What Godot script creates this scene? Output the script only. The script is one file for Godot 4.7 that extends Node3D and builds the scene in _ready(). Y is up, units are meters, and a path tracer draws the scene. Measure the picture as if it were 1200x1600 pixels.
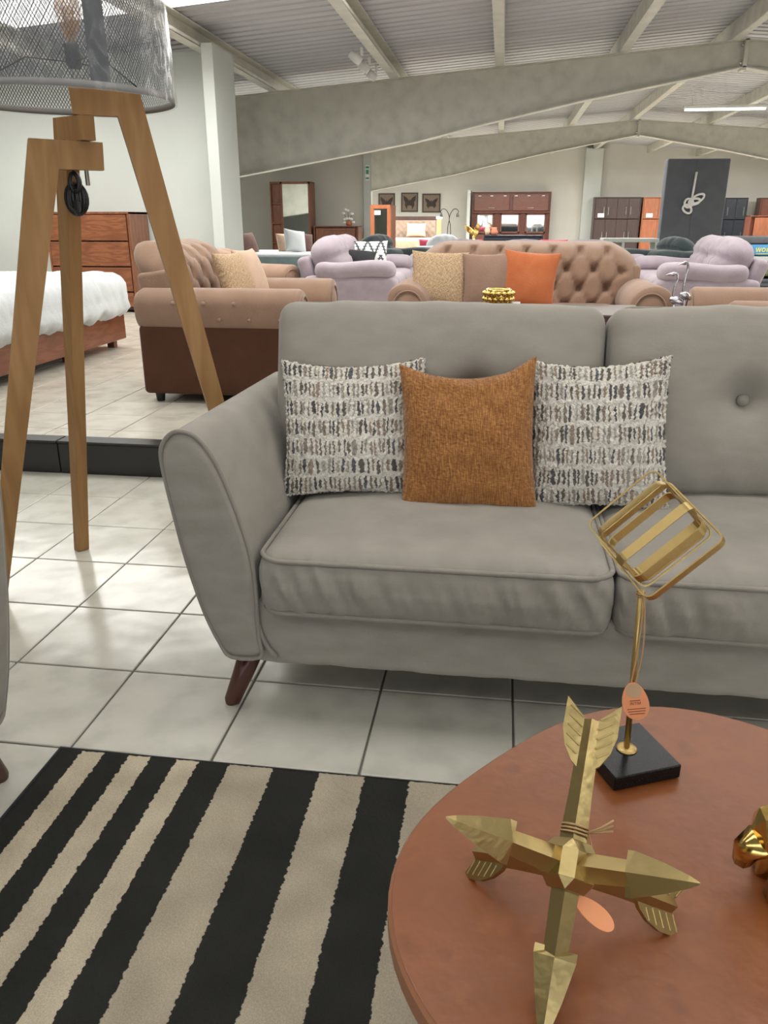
extends Node3D
# Furniture showroom: grey velvet sofa, tripod lamp, striped rug and coffee table before a raised platform with more furniture.
const FPX := 1242.0
const CAM_H := 1.133
const PITCH := 20.1
const YAW := 8.05
const T := 0.335
const PH := 0.16
var M = {}
var used = {}
var fw: Vector3
var rt: Vector3
var up: Vector3

# ---------- pixel to ray ----------
func ray(x, y) -> Vector3:
	return fw + rt * ((x - 600.0) / FPX) - up * ((y - 800.0) / FPX)
func aty(x, y, h = 0.0) -> Vector3:
	var d = ray(x, y)
	return Vector3(0, CAM_H, 0) + d * ((h - CAM_H) / d.y)
func atz(x, y, z) -> Vector3:
	var d = ray(x, y)
	return Vector3(0, CAM_H, 0) + d * (z / d.z)

# ---------- node helpers ----------
func numbered(n: String) -> String:
	used[n] = used.get(n, 0) + 1
	return n if used[n] == 1 else "%s_%03d" % [n, used[n] - 1]
func tag(o, label, category = "", group = "", kind = ""):
	o.set_meta("label", label)
	if category: o.set_meta("category", category)
	if group: o.set_meta("group", group)
	if kind: o.set_meta("kind", kind)
	return o
func thing(called, label, category, at = Vector3.ZERO, turn = 0.0, group = "") -> Node3D:
	var o = Node3D.new()
	o.name = numbered(called)
	add_child(o)
	o.position = at
	o.rotation_degrees.y = turn
	tag(o, label, category, group)
	return o
func setting(called, label) -> Node3D:
	var o = Node3D.new()
	o.name = numbered(called)
	add_child(o)
	tag(o, label, "", "", "structure")
	return o
func part(parent, called, st, mat, pos = Vector3.ZERO, rot = Vector3.ZERO) -> MeshInstance3D:
	var mi = MeshInstance3D.new()
	mi.name = called if parent != self else numbered(called)
	if st is SurfaceTool:
		st.generate_normals()
		mi.mesh = st.commit()
	else:
		mi.mesh = st
	mi.set_surface_override_material(0, M[mat] if mat is String else mat)
	parent.add_child(mi, true)
	mi.position = pos
	mi.rotation_degrees = rot
	return mi
func mesh_of(st: SurfaceTool) -> ArrayMesh:
	st.generate_normals()
	return st.commit()

# ---------- mesh helpers ----------
func S(smooth = false) -> SurfaceTool:
	var st = SurfaceTool.new()
	st.begin(Mesh.PRIMITIVE_TRIANGLES)
	st.set_smooth_group(0 if smooth else -1)
	return st
func tri(st, a, b, c):
	st.add_vertex(a); st.add_vertex(c); st.add_vertex(b)
func quad(st, a, b, c, d):
	tri(st, a, b, c); tri(st, a, c, d)
# convex polygon turned so that it faces away from centre
func face(st, pts, centre):
	var n: Vector3 = (pts[1] - pts[0]).cross(pts[2] - pts[0])
	var m = Vector3.ZERO
	for p in pts: m += p
	m /= pts.size()
	if n.dot(m - centre) < 0.0: pts.reverse()
	for i in range(1, pts.size() - 1): tri(st, pts[0], pts[i], pts[i + 1])
func box(st, c: Vector3, s: Vector3, bevel = 0.0, b = Basis()):
	var h = s * 0.5
	var e = min(bevel, min(h.x, min(h.y, h.z)) * 0.9)
	if e <= 0.0:
		for ax in 3:
			for sg in [-1.0, 1.0]:
				var pts = []
				for q in [[-1, -1], [1, -1], [1, 1], [-1, 1]]:
					var v = Vector3.ZERO
					v[ax] = sg * h[ax]; v[(ax + 1) % 3] = q[0] * h[(ax + 1) % 3]; v[(ax + 2) % 3] = q[1] * h[(ax + 2) % 3]
					pts.append(c + b * v)
				face(st, pts, c)
		return
	var P = func(sg: Vector3, ax: int):
		var v = Vector3(sg.x * (h.x - e), sg.y * (h.y - e), sg.z * (h.z - e))
		v[ax] = sg[ax] * h[ax]
		return c + b * v
	for ax in 3:
		for sg in [-1.0, 1.0]:
			var pts = []
			for q in [[-1, -1], [1, -1], [1, 1], [-1, 1]]:
				var v = Vector3.ZERO
				v[ax] = sg; v[(ax + 1) % 3] = q[0]; v[(ax + 2) % 3] = q[1]
				pts.append(P.call(v, ax))
			face(st, pts, c)
		var a1 = (ax + 1) % 3
		var a2 = (ax + 2) % 3
		for q in [[-1, -1], [1, -1], [1, 1], [-1, 1]]:
			var lo = Vector3.ZERO
			lo[a1] = q[0]; lo[a2] = q[1]; lo[ax] = -1
			var hi = lo
			hi[ax] = 1
			face(st, [P.call(lo, a1), P.call(hi, a1), P.call(hi, a2), P.call(lo, a2)], c)
	for sx in [-1, 1]:
		for sy in [-1, 1]:
			for sz in [-1, 1]:
				var v = Vector3(sx, sy, sz)
				face(st, [P.call(v, 0), P.call(v, 1), P.call(v, 2)], c)
func bx(c: Vector3, s: Vector3, bevel = 0.004) -> SurfaceTool:
	var st = S()
	box(st, c, s, bevel)
	return st
# box between two corners
func bb(a: Vector3, b: Vector3, bevel = 0.004) -> SurfaceTool:
	return bx((a + b) * 0.5, (b - a).abs(), bevel)
# rounded soft box, bent by fn(p, n) -> p
func soft(half: Vector3, r: float, n: int, fn = null, st = null) -> SurfaceTool:
	if st == null: st = S(true)
	st.set_smooth_group(0)
	r = min(r, min(half.x, min(half.y, half.z)) * 0.999)
	var lists = []
	for ax in 3:
		var l = []
		var h = half[ax]
		for k in 5: l.append(-h + r * (1.0 - cos(k / 4.0 * PI / 2)) * 1.0)
		var inner: float = h - r
		var cnt: int = max(1, int(round(n * inner / max(half.x, max(half.y, half.z)))))
		for k in range(1, cnt): l.append(-inner + 2.0 * inner * k / cnt)
		for k in 5: l.append(h - r * (1.0 - cos((4 - k) / 4.0 * PI / 2)))
		lists.append(l)
	for ax in 3:
		var a1 = (ax + 1) % 3
		var a2 = (ax + 2) % 3
		for sg in [-1.0, 1.0]:
			var L1: Array = lists[a1]
			var L2: Array = lists[a2]
			var g = []
			for i in L1.size():
				var row = PackedVector3Array()
				for j in L2.size():
					var q = Vector3.ZERO
					q[ax] = sg * half[ax]; q[a1] = L1[i]; q[a2] = L2[j]
					var inn = Vector3(clamp(q.x, -half.x + r, half.x - r), clamp(q.y, -half.y + r, half.y - r), clamp(q.z, -half.z + r, half.z - r))
					var d = (q - inn).normalized()
					var p = inn + d * r
					if fn != null: p = fn.call(p, d)
					row.append(p)
				g.append(row)
			for i in L1.size() - 1:
				for j in L2.size() - 1:
					if sg > 0: quad(st, g[i][j], g[i + 1][j], g[i + 1][j + 1], g[i][j + 1])
					else: quad(st, g[i][j], g[i][j + 1], g[i + 1][j + 1], g[i + 1][j])
	return st
# throw pillow standing in the xy plane, front to +z
func pillow(w, h, t, n, pinch, fn = null) -> SurfaceTool:
	var st = S(true)
	for side in [1.0, -1.0]:
		var g = []
		var uv = []
		for i in n + 1:
			var row = PackedVector3Array()
			var ruv = PackedVector2Array()
			var u = sin((float(i) / n * 2.0 - 1.0) * PI / 2)
			for j in n + 1:
				var v = sin((float(j) / n * 2.0 - 1.0) * PI / 2)
				var x: float = u * w / 2 * (1.0 - pinch * (1.0 - v * v) * u * u)
				var y: float = v * h / 2 * (1.0 - pinch * (1.0 - u * u) * v * v)
				var k = (1.0 - u * u) * (1.0 - v * v)
				var p = Vector3(x, y, side * t / 2 * pow(max(k, 0.0), 0.42))
				if fn != null: p = fn.call(p, u, v, side)
				row.append(p)
				ruv.append(Vector2(u * 0.5 + 0.5, 0.5 - v * 0.5))
			g.append(row); uv.append(ruv)
		for i in n:
			for j in n:
				var c = [[i, j], [i + 1, j], [i + 1, j + 1], [i, j + 1]]
				var order = [0, 2, 1, 0, 3, 2] if side > 0 else [0, 1, 2, 0, 2, 3]
				for o in order:
					st.set_uv(uv[c[o][0]][c[o][1]])
					st.add_vertex(g[c[o][0]][c[o][1]])
	return st
func tube(st, pts, r, sides = 8, closed = false):
	st.set_smooth_group(0)
	var n: int = pts.size()
	var rings = []
	var nrm = Vector3.ZERO
	for i in n:
		var a: Vector3 = pts[(i - 1 + n) % n] if closed or i > 0 else pts[i]
		var b: Vector3 = pts[(i + 1) % n] if closed or i < n - 1 else pts[i]
		var t = (b - a).normalized()
		if i == 0:
			nrm = t.cross(Vector3.UP if abs(t.y) < 0.9 else Vector3.RIGHT).normalized()
		else:
			nrm = (nrm - t * nrm.dot(t)).normalized()
		var bi = t.cross(nrm)
		var ring = PackedVector3Array()
		var rr: float = r[i] if r is Array or r is PackedFloat32Array else r
		for k in sides:
			var an = TAU * k / sides
			ring.append(pts[i] + (nrm * cos(an) + bi * sin(an)) * rr)
		rings.append(ring)
	var last = n if closed else n - 1
	for i in last:
		var A: PackedVector3Array = rings[i]
		var B: PackedVector3Array = rings[(i + 1) % n]
		for k in sides:
			var k2 = (k + 1) % sides
			quad(st, A[k], A[k2], B[k2], B[k])
	if not closed:
		for k in range(1, sides - 1):
			tri(st, rings[0][0], rings[0][k + 1], rings[0][k])
			tri(st, rings[n - 1][0], rings[n - 1][k], rings[n - 1][k + 1])
func lathe(st, prof, seg = 24, xf = Transform3D(), flat = false):
	st.set_smooth_group(-1 if flat else 0)
	for i in prof.size() - 1:
		var a: Vector2 = prof[i]
		var b: Vector2 = prof[i + 1]
		for k in seg:
			var t0 = TAU * k / seg
			var t1 = TAU * (k + 1) / seg
			var p = func(q: Vector2, t: float): return xf * Vector3(q.x * cos(t), q.y, q.x * sin(t))
			if a.x > 1e-6: tri(st, p.call(a, t0), p.call(b, t1), p.call(a, t1))
			if b.x > 1e-6: tri(st, p.call(a, t0), p.call(b, t0), p.call(b, t1))
# flat polygon in xy extruded from z0 to z1
func prism(st, poly: PackedVector2Array, z0, z1, xf = Transform3D(), smooth_side = false):
	if Geometry2D.is_polygon_clockwise(poly): poly.reverse()
	st.set_smooth_group(-1)
	var ids = Geometry2D.triangulate_polygon(poly)
	for i in range(0, ids.size(), 3):
		var a = poly[ids[i]]; var b = poly[ids[i + 1]]; var c = poly[ids[i + 2]]
		if (b - a).cross(c - a) < 0:
			var t = b
			b = c; c = t
		tri(st, xf * Vector3(a.x, a.y, z1), xf * Vector3(b.x, b.y, z1), xf * Vector3(c.x, c.y, z1))
		tri(st, xf * Vector3(a.x, a.y, z0), xf * Vector3(c.x, c.y, z0), xf * Vector3(b.x, b.y, z0))
	if smooth_side: st.set_smooth_group(1)
	for i in poly.size():
		var a = poly[i]
		var b = poly[(i + 1) % poly.size()]
		quad(st, xf * Vector3(a.x, a.y, z0), xf * Vector3(b.x, b.y, z0), xf * Vector3(b.x, b.y, z1), xf * Vector3(a.x, a.y, z1))
	st.set_smooth_group(-1)
# skin over closed rings of equal size
func loft(st, rings, caps = true, smooth = true):
	st.set_smooth_group(0 if smooth else -1)
	for i in rings.size() - 1:
		var A = rings[i]
		var B = rings[i + 1]
		for k in A.size():
			var k2: int = (k + 1) % A.size()
			quad(st, A[k], A[k2], B[k2], B[k])
	if caps:
		st.set_smooth_group(-1)
		for e in [0, rings.size() - 1]:
			var c = Vector3.ZERO
			for p in rings[e]: c += p
			c /= rings[e].size()
			for k in rings[e].size():
				var k2: int = (k + 1) % rings[e].size()
				if e == 0: tri(st, c, rings[e][k2], rings[e][k])
				else: tri(st, c, rings[e][k], rings[e][k2])
func rrect(w, h, r, seg = 5) -> PackedVector2Array:
	var o = PackedVector2Array()
	for c in [[1, 1, 0], [-1, 1, 1], [-1, -1, 2], [1, -1, 3]]:
		for k in seg + 1:
			var a: float = (c[2] + float(k) / seg) * PI / 2
			o.append(Vector2(c[0] * (w / 2 - r) + cos(a) * r, c[1] * (h / 2 - r) + sin(a) * r))
	return o
# smooth closed or open curve through points
func smooth_path(pts, per = 4, closed = false) -> PackedVector3Array:
	var o = PackedVector3Array()
	var n: int = pts.size()
	var last = n if closed else n - 1
	for i in last:
		var p0: Vector3 = pts[(i - 1 + n) % n] if closed else pts[max(i - 1, 0)]
		var p1: Vector3 = pts[i]
		var p2: Vector3 = pts[(i + 1) % n]
		var p3: Vector3 = pts[(i + 2) % n] if closed else pts[min(i + 2, n - 1)]
		for k in per: o.append(p1.cubic_interpolate(p2, p0, p3, float(k) / per))
	if not closed: o.append(pts[n - 1])
	return o

# ---------- materials ----------
func mat(called, col: Color, rough, metal = 0.0) -> StandardMaterial3D:
	var m = StandardMaterial3D.new()
	m.resource_name = called
	m.albedo_color = col
	m.roughness = rough
	m.metallic = metal
	M[called] = m
	return m
func rgb(r, g, b) -> Color:
	return Color(r / 255.0, g / 255.0, b / 255.0)
func noise(sd, freq, oct = 3, type = FastNoiseLite.TYPE_SIMPLEX_SMOOTH) -> FastNoiseLite:
	var n = FastNoiseLite.new()
	n.seed = sd
	n.frequency = freq
	n.noise_type = type
	n.fractal_octaves = oct
	return n
func ntex(sd, freq, cols, size = 256, oct = 4, normal = 0.0) -> NoiseTexture2D:
	var t = NoiseTexture2D.new()
	t.width = size; t.height = size
	t.seamless = true
	t.seamless_blend_skirt = 0.25
	t.noise = noise(sd, freq, oct)
	if normal > 0.0:
		t.as_normal_map = true
		t.bump_strength = normal
	else:
		var g = Gradient.new()
		g.offsets = PackedFloat32Array(); g.colors = PackedColorArray()
		var offs = PackedFloat32Array(); var cs = PackedColorArray()
		for i in cols.size():
			offs.append(float(i) / max(1, cols.size() - 1)); cs.append(cols[i])
		g.offsets = offs; g.colors = cs
		t.color_ramp = g
	return t
func tri_tex(m, tex, scale: Vector3, world = false, nrm = null, nscale = 0.5):
	m.albedo_texture = tex
	m.uv1_triplanar = true
	m.uv1_world_triplanar = world
	m.uv1_scale = scale
	if nrm:
		m.normal_enabled = true
		m.normal_texture = nrm
		m.normal_scale = nscale
	return m

func fabric(called, c1: Color, c2: Color, sc = 6.0, rough = 0.9, sheen = 0.3, bump = 0.3):
	var m = mat(called, Color.WHITE, rough)
	tri_tex(m, ntex(called.hash() % 1000, 0.02, [c1, c1.lerp(c2, 0.5), c2], 256, 4), Vector3.ONE * sc * 0.25, false, M.n_cloth, bump * 0.5)
	m.rim_enabled = true
	m.rim = sheen
	m.rim_tint = 0.6
	m.metallic_specular = 0.25
	return m
func wood(called, c1: Color, c2: Color, grain: Vector3, rough = 0.4, spec = 0.5):
	var m = mat(called, Color.WHITE, rough)
	tri_tex(m, ntex(called.hash() % 997, 0.012, [c1, c2, c1.lerp(c2, 0.3), c2, c1], 256, 4), grain)
	m.metallic_specular = spec
	return m
func brass(called, col: Color, rough, bump = 0.2):
	var m = mat(called, col, rough, 1.0)
	m.normal_enabled = true
	m.normal_texture = M.n_metal
	m.normal_scale = bump
	m.uv1_triplanar = true
	m.uv1_scale = Vector3.ONE * 9.0
	return m
func image_tex(w, h, fn) -> ImageTexture:
	var data = PackedByteArray()
	data.resize(w * h * 3)
	for y in h:
		for x in w:
			var c: Color = fn.call(x, y)
			var k: int = (y * w + x) * 3
			data[k] = int(clamp(c.r, 0, 1) * 255); data[k + 1] = int(clamp(c.g, 0, 1) * 255); data[k + 2] = int(clamp(c.b, 0, 1) * 255)
	return ImageTexture.create_from_image(Image.create_from_data(w, h, false, Image.FORMAT_RGB8, data))

func make_materials():
	M.n_cloth = ntex(11, 0.22, [], 256, 3, 4.0)
	M.n_metal = ntex(12, 0.02, [], 256, 3, 6.0)
	M.n_tile = ntex(13, 0.012, [], 256, 3, 3.0)
	# shell
	var m = mat("tile", Color.WHITE, 0.17)
	tri_tex(m, ntex(21, 0.012, [rgb(172, 169, 158), rgb(190, 187, 176), rgb(198, 195, 184)], 512, 5), Vector3.ONE * 0.9, true, M.n_tile, 0.18)
	m = mat("tile_platform", Color.WHITE, 0.24)
	tri_tex(m, ntex(22, 0.012, [rgb(168, 162, 149), rgb(188, 182, 170), rgb(198, 192, 180)], 512, 5), Vector3.ONE * 0.9, true, M.n_tile, 0.18)
	mat("grout", rgb(104, 101, 94), 0.85)
	mat("step_tile", rgb(40, 39, 39), 0.24)
	m = mat("wall_white", Color.WHITE, 0.75)
	tri_tex(m, ntex(23, 0.01, [rgb(184, 188, 183), rgb(192, 196, 191)], 256, 3), Vector3.ONE * 0.3, true)
	m = mat("wall_grey", Color.WHITE, 0.8)
	tri_tex(m, ntex(24, 0.01, [rgb(194, 192, 183), rgb(202, 200, 191)], 256, 3), Vector3.ONE * 0.3, true)
	mat("wall_green", rgb(120, 142, 60), 0.8)
	m = mat("steel_paint", Color.WHITE, 0.42)
	tri_tex(m, ntex(25, 0.012, [rgb(190, 188, 176), rgb(206, 204, 192), rgb(216, 214, 202)], 512, 5), Vector3(0.5, 0.5, 0.5), true, M.n_tile, 0.6)
	m = mat("roof_sheet", Color.WHITE, 0.45, 0.1)
	tri_tex(m, ntex(26, 0.02, [rgb(170, 170, 173), rgb(190, 190, 193)], 256, 4), Vector3(0.1, 1, 1), true)
	m = mat("skylight", rgb(245, 247, 250), 0.6)
	m.emission_enabled = true
	m.emission = Color(1.0, 0.995, 0.975)
	m.emission_energy_multiplier = 1.5
	m = mat("tube_glow", rgb(250, 250, 245), 0.5)
	m.emission_enabled = true
	m.emission = Color(1, 1, 0.96)
	m.emission_energy_multiplier = 2.0
	m = mat("window_glass", Color(0.95, 0.98, 1.0, 0.06), 0.02)
	m.transparency = BaseMaterial3D.TRANSPARENCY_ALPHA
	mat("window_frame", rgb(60, 60, 62), 0.5)
	mat("mirror", rgb(215, 220, 218), 0.03, 1.0)
	mat("white_plastic", rgb(225, 225, 222), 0.45)
	mat("black_plastic", rgb(16, 16, 17), 0.4)
	mat("black_metal", rgb(22, 22, 23), 0.45, 0.4)
	mat("chrome", rgb(200, 200, 200), 0.2, 1.0)
	mat("bark", rgb(70, 60, 50), 0.9)
	mat("ground", rgb(150, 148, 140), 0.9)
	mat("leaves", rgb(60, 90, 40), 0.8)
	# fabrics
	fabric("velvet_grey", rgb(140, 134, 125), rgb(154, 148, 139), 5.0, 0.85, 0.35, 0.1)
	fabric("velvet_piping", rgb(135, 129, 120), rgb(147, 141, 132), 5.0, 0.85, 0.35, 0.3)
	fabric("velvet_tan", rgb(138, 110, 93), rgb(154, 126, 107), 5.0, 0.75, 0.5, 0.2)
	fabric("velvet_tan_dark", rgb(78, 51, 38), rgb(86, 57, 43), 4.0, 0.9, 0.2, 0.2)
	fabric("lavender", rgb(146, 134, 142), rgb(162, 150, 158), 5.0, 0.85, 0.4, 0.3)
	fabric("teal_grey", rgb(62, 72, 74), rgb(84, 94, 96), 5.0, 0.7, 0.4, 0.3)
	fabric("white_cloth", rgb(196, 200, 202), rgb(208, 212, 214), 4.0, 0.9, 0.2, 0.25)
	fabric("teal_blanket", rgb(130, 148, 150), rgb(146, 162, 164), 4.0, 0.9, 0.2, 0.25)
	fabric("brown_cloth", rgb(92, 66, 60), rgb(108, 80, 72), 6.0, 0.85, 0.3, 0.3)
	fabric("taupe_cloth", rgb(134, 106, 92), rgb(150, 122, 106), 6.0, 0.8, 0.4, 0.3)
	fabric("orange_cloth", rgb(172, 94, 56), rgb(188, 110, 70), 6.0, 0.75, 0.4, 0.3)
	fabric("beige_cloth", rgb(190, 160, 138), rgb(204, 176, 154), 6.0, 0.8, 0.3, 0.3)
	fabric("pink_cloth", rgb(176, 60, 84), rgb(192, 80, 100), 6.0, 0.8, 0.3, 0.3)
	fabric("dark_cloth", rgb(34, 35, 38), rgb(46, 47, 50), 6.0, 0.85, 0.2, 0.3)
	fabric("panel_fabric", rgb(92, 94, 99), rgb(99, 101, 106), 4.0, 0.9, 0.1, 0.1)
	fabric("mattress_grey", rgb(92, 93, 98), rgb(106, 107, 112), 6.0, 0.9, 0.2, 0.2)
	fabric("mattress_blue", rgb(88, 146, 190), rgb(100, 158, 200), 6.0, 0.9, 0.2, 0.2)
	fabric("mattress_olive", rgb(104, 110, 70), rgb(116, 122, 82), 6.0, 0.9, 0.2, 0.2)
	fabric("headboard_cloth", rgb(140, 122, 108), rgb(158, 140, 126), 6.0, 0.85, 0.2, 0.3)
	M.velvet_grey.uv1_scale = Vector3(1.5, 3.5, 1.5)
	# woven beige plaid
	m = mat("plaid", Color.WHITE, 0.9)
	var nz1 = noise(31, 0.5, 2)
	m.albedo_texture = image_tex(256, 256, func(x, y):
		var a = nz1.get_noise_2d(x * 0.12, y * 1.1) + nz1.get_noise_2d(x * 1.1 + 500, y * 0.12)
		return rgb(205, 180, 146).lerp(rgb(122, 92, 66), clamp(a * 0.7 + 0.35, 0, 1)))
	# chenille amber
	m = mat("chenille", Color.WHITE, 0.85)
	var nz2 = noise(32, 0.5, 3)
	m.albedo_texture = image_tex(512, 512, func(x, y):
		var a = nz2.get_noise_2d(x * 0.6, y * 0.03) * 1.0 + nz2.get_noise_2d(x * 0.06 + 300, y * 0.6) * 0.5
		return rgb(128, 78, 30).lerp(rgb(178, 126, 70), clamp(a * 1.3 + 0.32, 0, 1)))
	m.normal_enabled = true
	m.normal_texture = ntex(33, 0.12, [], 256, 3, 5.0)
	m.normal_scale = 0.5
	m.rim_enabled = true
	m.rim = 0.35
	# tufted white boucle with rows of brush strokes
	for v in 2:
		m = mat("boucle_%d" % v, Color.WHITE, 0.95)
		var img = boucle(40 + v)
		m.albedo_texture = img
		m.normal_enabled = true
		m.normal_texture = ntex(43 + v, 0.09, [], 512, 4, 8.0)
		m.normal_scale = 0.7
	# geometric black and white
	m = mat("geometric", Color.WHITE, 0.9)
	m.albedo_texture = image_tex(128, 128, func(x, y):
		var u = fmod(x / 42.0, 1.0); var v = fmod(y / 64.0, 1.0)
		var d: float = abs(abs(u - 0.5) * 2.0 - v)
		return rgb(60, 64, 68) if d < 0.12 or (fmod(v * 5.0, 1.0) < 0.3 and d < 0.3) else rgb(205, 206, 204))
	# woods
	wood("lamp_wood", rgb(144, 106, 66), rgb(166, 128, 84), Vector3(3, 0.35, 3), 0.5, 0.35)
	wood("walnut", rgb(62, 32, 24), rgb(78, 42, 32), Vector3(4, 0.5, 4), 0.4)
	wood("bed_wood", rgb(104, 60, 40), rgb(134, 82, 56), Vector3(0.8, 3.2, 0.5), 0.35)
	wood("dresser_wood", rgb(98, 56, 38), rgb(138, 88, 60), Vector3(0.5, 3.0, 0.5), 0.32)
	wood("dresser_side", rgb(98, 56, 38), rgb(138, 88, 60), Vector3(3.0, 0.4, 3.0), 0.35)
	wood("cherry", rgb(84, 40, 26), rgb(104, 54, 36), Vector3(2, 0.4, 2), 0.32)
	wood("cherry_panel", rgb(96, 58, 46), rgb(110, 68, 54), Vector3(0.5, 2, 0.5), 0.3)
	wood("wardrobe_brown", rgb(100, 58, 38), rgb(124, 74, 48), Vector3(2, 0.4, 2), 0.4)
	wood("orange_wood", rgb(150, 86, 54), rgb(168, 102, 68), Vector3(2, 0.4, 2), 0.4)
	wood("dark_brown", rgb(62, 46, 42), rgb(72, 54, 50), Vector3(2, 0.4, 2), 0.35)
	wood("navy", rgb(22, 26, 36), rgb(28, 33, 44), Vector3(2, 0.4, 2), 0.35)
	wood("tan_wood", rgb(190, 140, 98), rgb(206, 158, 114), Vector3(2, 0.4, 2), 0.45)
	m = mat("table_leather", Color.WHITE, 0.4)
	tri_tex(m, ntex(61, 0.012, [rgb(112, 58, 22), rgb(134, 74, 32), rgb(126, 68, 28), rgb(142, 82, 40)], 512, 5), Vector3.ONE * 1.6, true, ntex(62, 0.12, [], 256, 4, 4.0), 0.05)
	m.clearcoat_enabled = true
	m.clearcoat = 0.15
	m.clearcoat_roughness = 0.3
	mat("table_edge", rgb(150, 100, 72), 0.4)
	# metals and stone
	brass("brass", rgb(176, 156, 108), 0.36, 0.25)
	brass("brass_bar", rgb(190, 164, 110), 0.42, 0.12)
	brass("gold_shiny", rgb(214, 182, 110), 0.16, 0.1)
	brass("silver", rgb(196, 194, 200), 0.2, 0.15)
	m = mat("granite", Color.WHITE, 0.26)
	m.metallic_specular = 0.35
	tri_tex(m, ntex(71, 0.25, [rgb(8, 8, 9), rgb(14, 14, 16), rgb(52, 54, 58)], 256, 3), Vector3.ONE * 6.0)
	m = mat("tag_card", rgb(236, 158, 112), 0.8)
	mat("tag_stamp", rgb(196, 164, 130), 0.85)
	mat("tag_ink", rgb(150, 84, 50), 0.85)
	mat("twine", rgb(178, 146, 104), 0.9)
	mat("sign_green", rgb(58, 150, 112), 0.5)
	mat("paper", rgb(232, 230, 226), 0.7)
	mat("yellow_print", rgb(226, 220, 110), 0.7)
	mat("red_print", rgb(190, 60, 50), 0.7)
	mat("picture_frame", rgb(58, 44, 38), 0.5)
	m = mat("picture_ground", Color.WHITE, 0.8)
	tri_tex(m, ntex(72, 0.05, [rgb(112, 98, 84), rgb(132, 118, 102)], 128, 3), Vector3(2, 8, 2))
	mat("picture_ink", rgb(58, 48, 44), 0.8)
	mat("terracotta", rgb(176, 112, 84), 0.6)
	m = mat("bulb_glass", Color(0.8, 0.55, 0.2, 0.45), 0.03)
	m.transparency = BaseMaterial3D.TRANSPARENCY_ALPHA
	m = mat("plastic_wrap", Color(0.9, 0.92, 0.95, 0.1), 0.1)
	m.transparency = BaseMaterial3D.TRANSPARENCY_ALPHA
	m.normal_enabled = true
	m.metallic_specular = 0.3
	m.normal_texture = ntex(73, 0.02, [], 256, 3, 8.0)
	m.normal_scale = 0.3
	m.uv1_triplanar = true
	m.uv1_scale = Vector3(3, 0.8, 3)
	mat("mesh_wire", rgb(40, 41, 45), 0.45, 0.5)
	mat("shade_hem", rgb(126, 122, 118), 0.8)
	mat("filament", rgb(200, 150, 70), 0.3, 1.0)

func boucle(sd) -> ImageTexture:
	var rg = RandomNumberGenerator.new()
	rg.seed = sd
	var W = 512
	var nz = noise(sd, 0.06, 3)
	var nf = noise(sd + 7, 0.35, 2)
	var pal = [rgb(122, 112, 102), rgb(88, 84, 84), rgb(104, 98, 90), rgb(156, 148, 138), rgb(142, 128, 114), rgb(168, 162, 152), rgb(96, 94, 98), rgb(152, 134, 120)]
	var strokes = []
	for row in 7:
		var y0 = (row + 0.10) / 7.0
		var y1 = (row + 0.86) / 7.0
		var x = 0.02
		while x < 0.98:
			var w = rg.randf_range(0.010, 0.019) * (1.7 if rg.randf() < 0.1 else 1.0)
			strokes.append([x, x + w, y0 + rg.randf_range(-0.012, 0.012), y1 + rg.randf_range(-0.016, 0.012), pal[rg.randi() % 8], rg.randf_range(-0.012, 0.012)])
			x += w + rg.randf_range(0.012, 0.027)
	var grid = []
	grid.resize(W * W)
	for s in strokes:
		for py in range(int(s[2] * W), int(s[3] * W)):
			var v = float(py) / W
			var sh: float = 0.5 * s[5] * (v - s[2]) / (s[3] - s[2]) + nz.get_noise_2d(s[0] * 900.0, py * 1.2) * 0.004
			var wob = nf.get_noise_2d(s[0] * 3000.0, py * 0.6) * 0.003
			var endf: float = min(min(v - s[2], s[3] - v) / 0.02, 1.0)
			var c0: float = (s[0] + s[1]) / 2 + sh
			var hw: float = max(0.0, ((s[1] - s[0]) / 2 + wob) * (0.5 + 0.5 * endf))
			for px in range(int((c0 - hw) * W), int((c0 + hw) * W) + 1):
				if px >= 0 and px < W and py >= 0 and py < W: grid[py * W + px] = s[4]
	var base = rgb(224, 219, 208)
	return image_tex(W, W, func(x, y):
		var g = grid[y * W + x]
		if g != null: return g
		return base.lerp(rgb(190, 184, 172), clamp(nf.get_noise_2d(x, y) * 0.9 + 0.3, 0, 1)))

func skylight_at(x0, x1, z0, z1, energy):
	var l = AreaLight3D.new()
	l.name = numbered("skylight_daylight")
	l.area_size = Vector2(x1 - x0, z1 - z0)
	l.light_energy = energy
	l.area_normalize_energy = false
	l.light_color = Color(1.0, 0.995, 0.975)
	l.shadow_enabled = true
	l.area_range = 60.0
	add_child(l)
	l.position = Vector3((x0 + x1) / 2, min(roof_y(x0), roof_y(x1)) + 0.10, (z0 + z1) / 2)
	l.rotation_degrees = Vector3(-90, 0, 0)

const SKYLIGHTS := [
	[-7.0, 2.4, -8.25, -6.7, 1.05], [-4.0, 2.4, -4.8, -3.8, 0.85], [-3.5, 2.4, -2.3, -1.3, 0.40], [-6.0, 2.4, 0.6, 1.4, 0.25],
	[-7.0, 2.4, -14.7, -13.4, 2.6], [-6.0, 2.4, -24.4, -23.0, 4.5],
	[3.4, 11.0, -8.25, -6.7, 1.6], [3.4, 11.0, -0.6, 0.6, 0.8], [3.4, 11.0, -14.7, -13.4, 2.6], [3.4, 11.0, -24.4, -23.0, 4.5]]

func roof_y(x) -> float:
	return 3.28 - 0.077 * abs(x - RIDGE)
const RIDGE := 2.92
const XL := -8.0
const XR := 13.8
const ZF := 5.5
const ZB := -28.5

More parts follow.
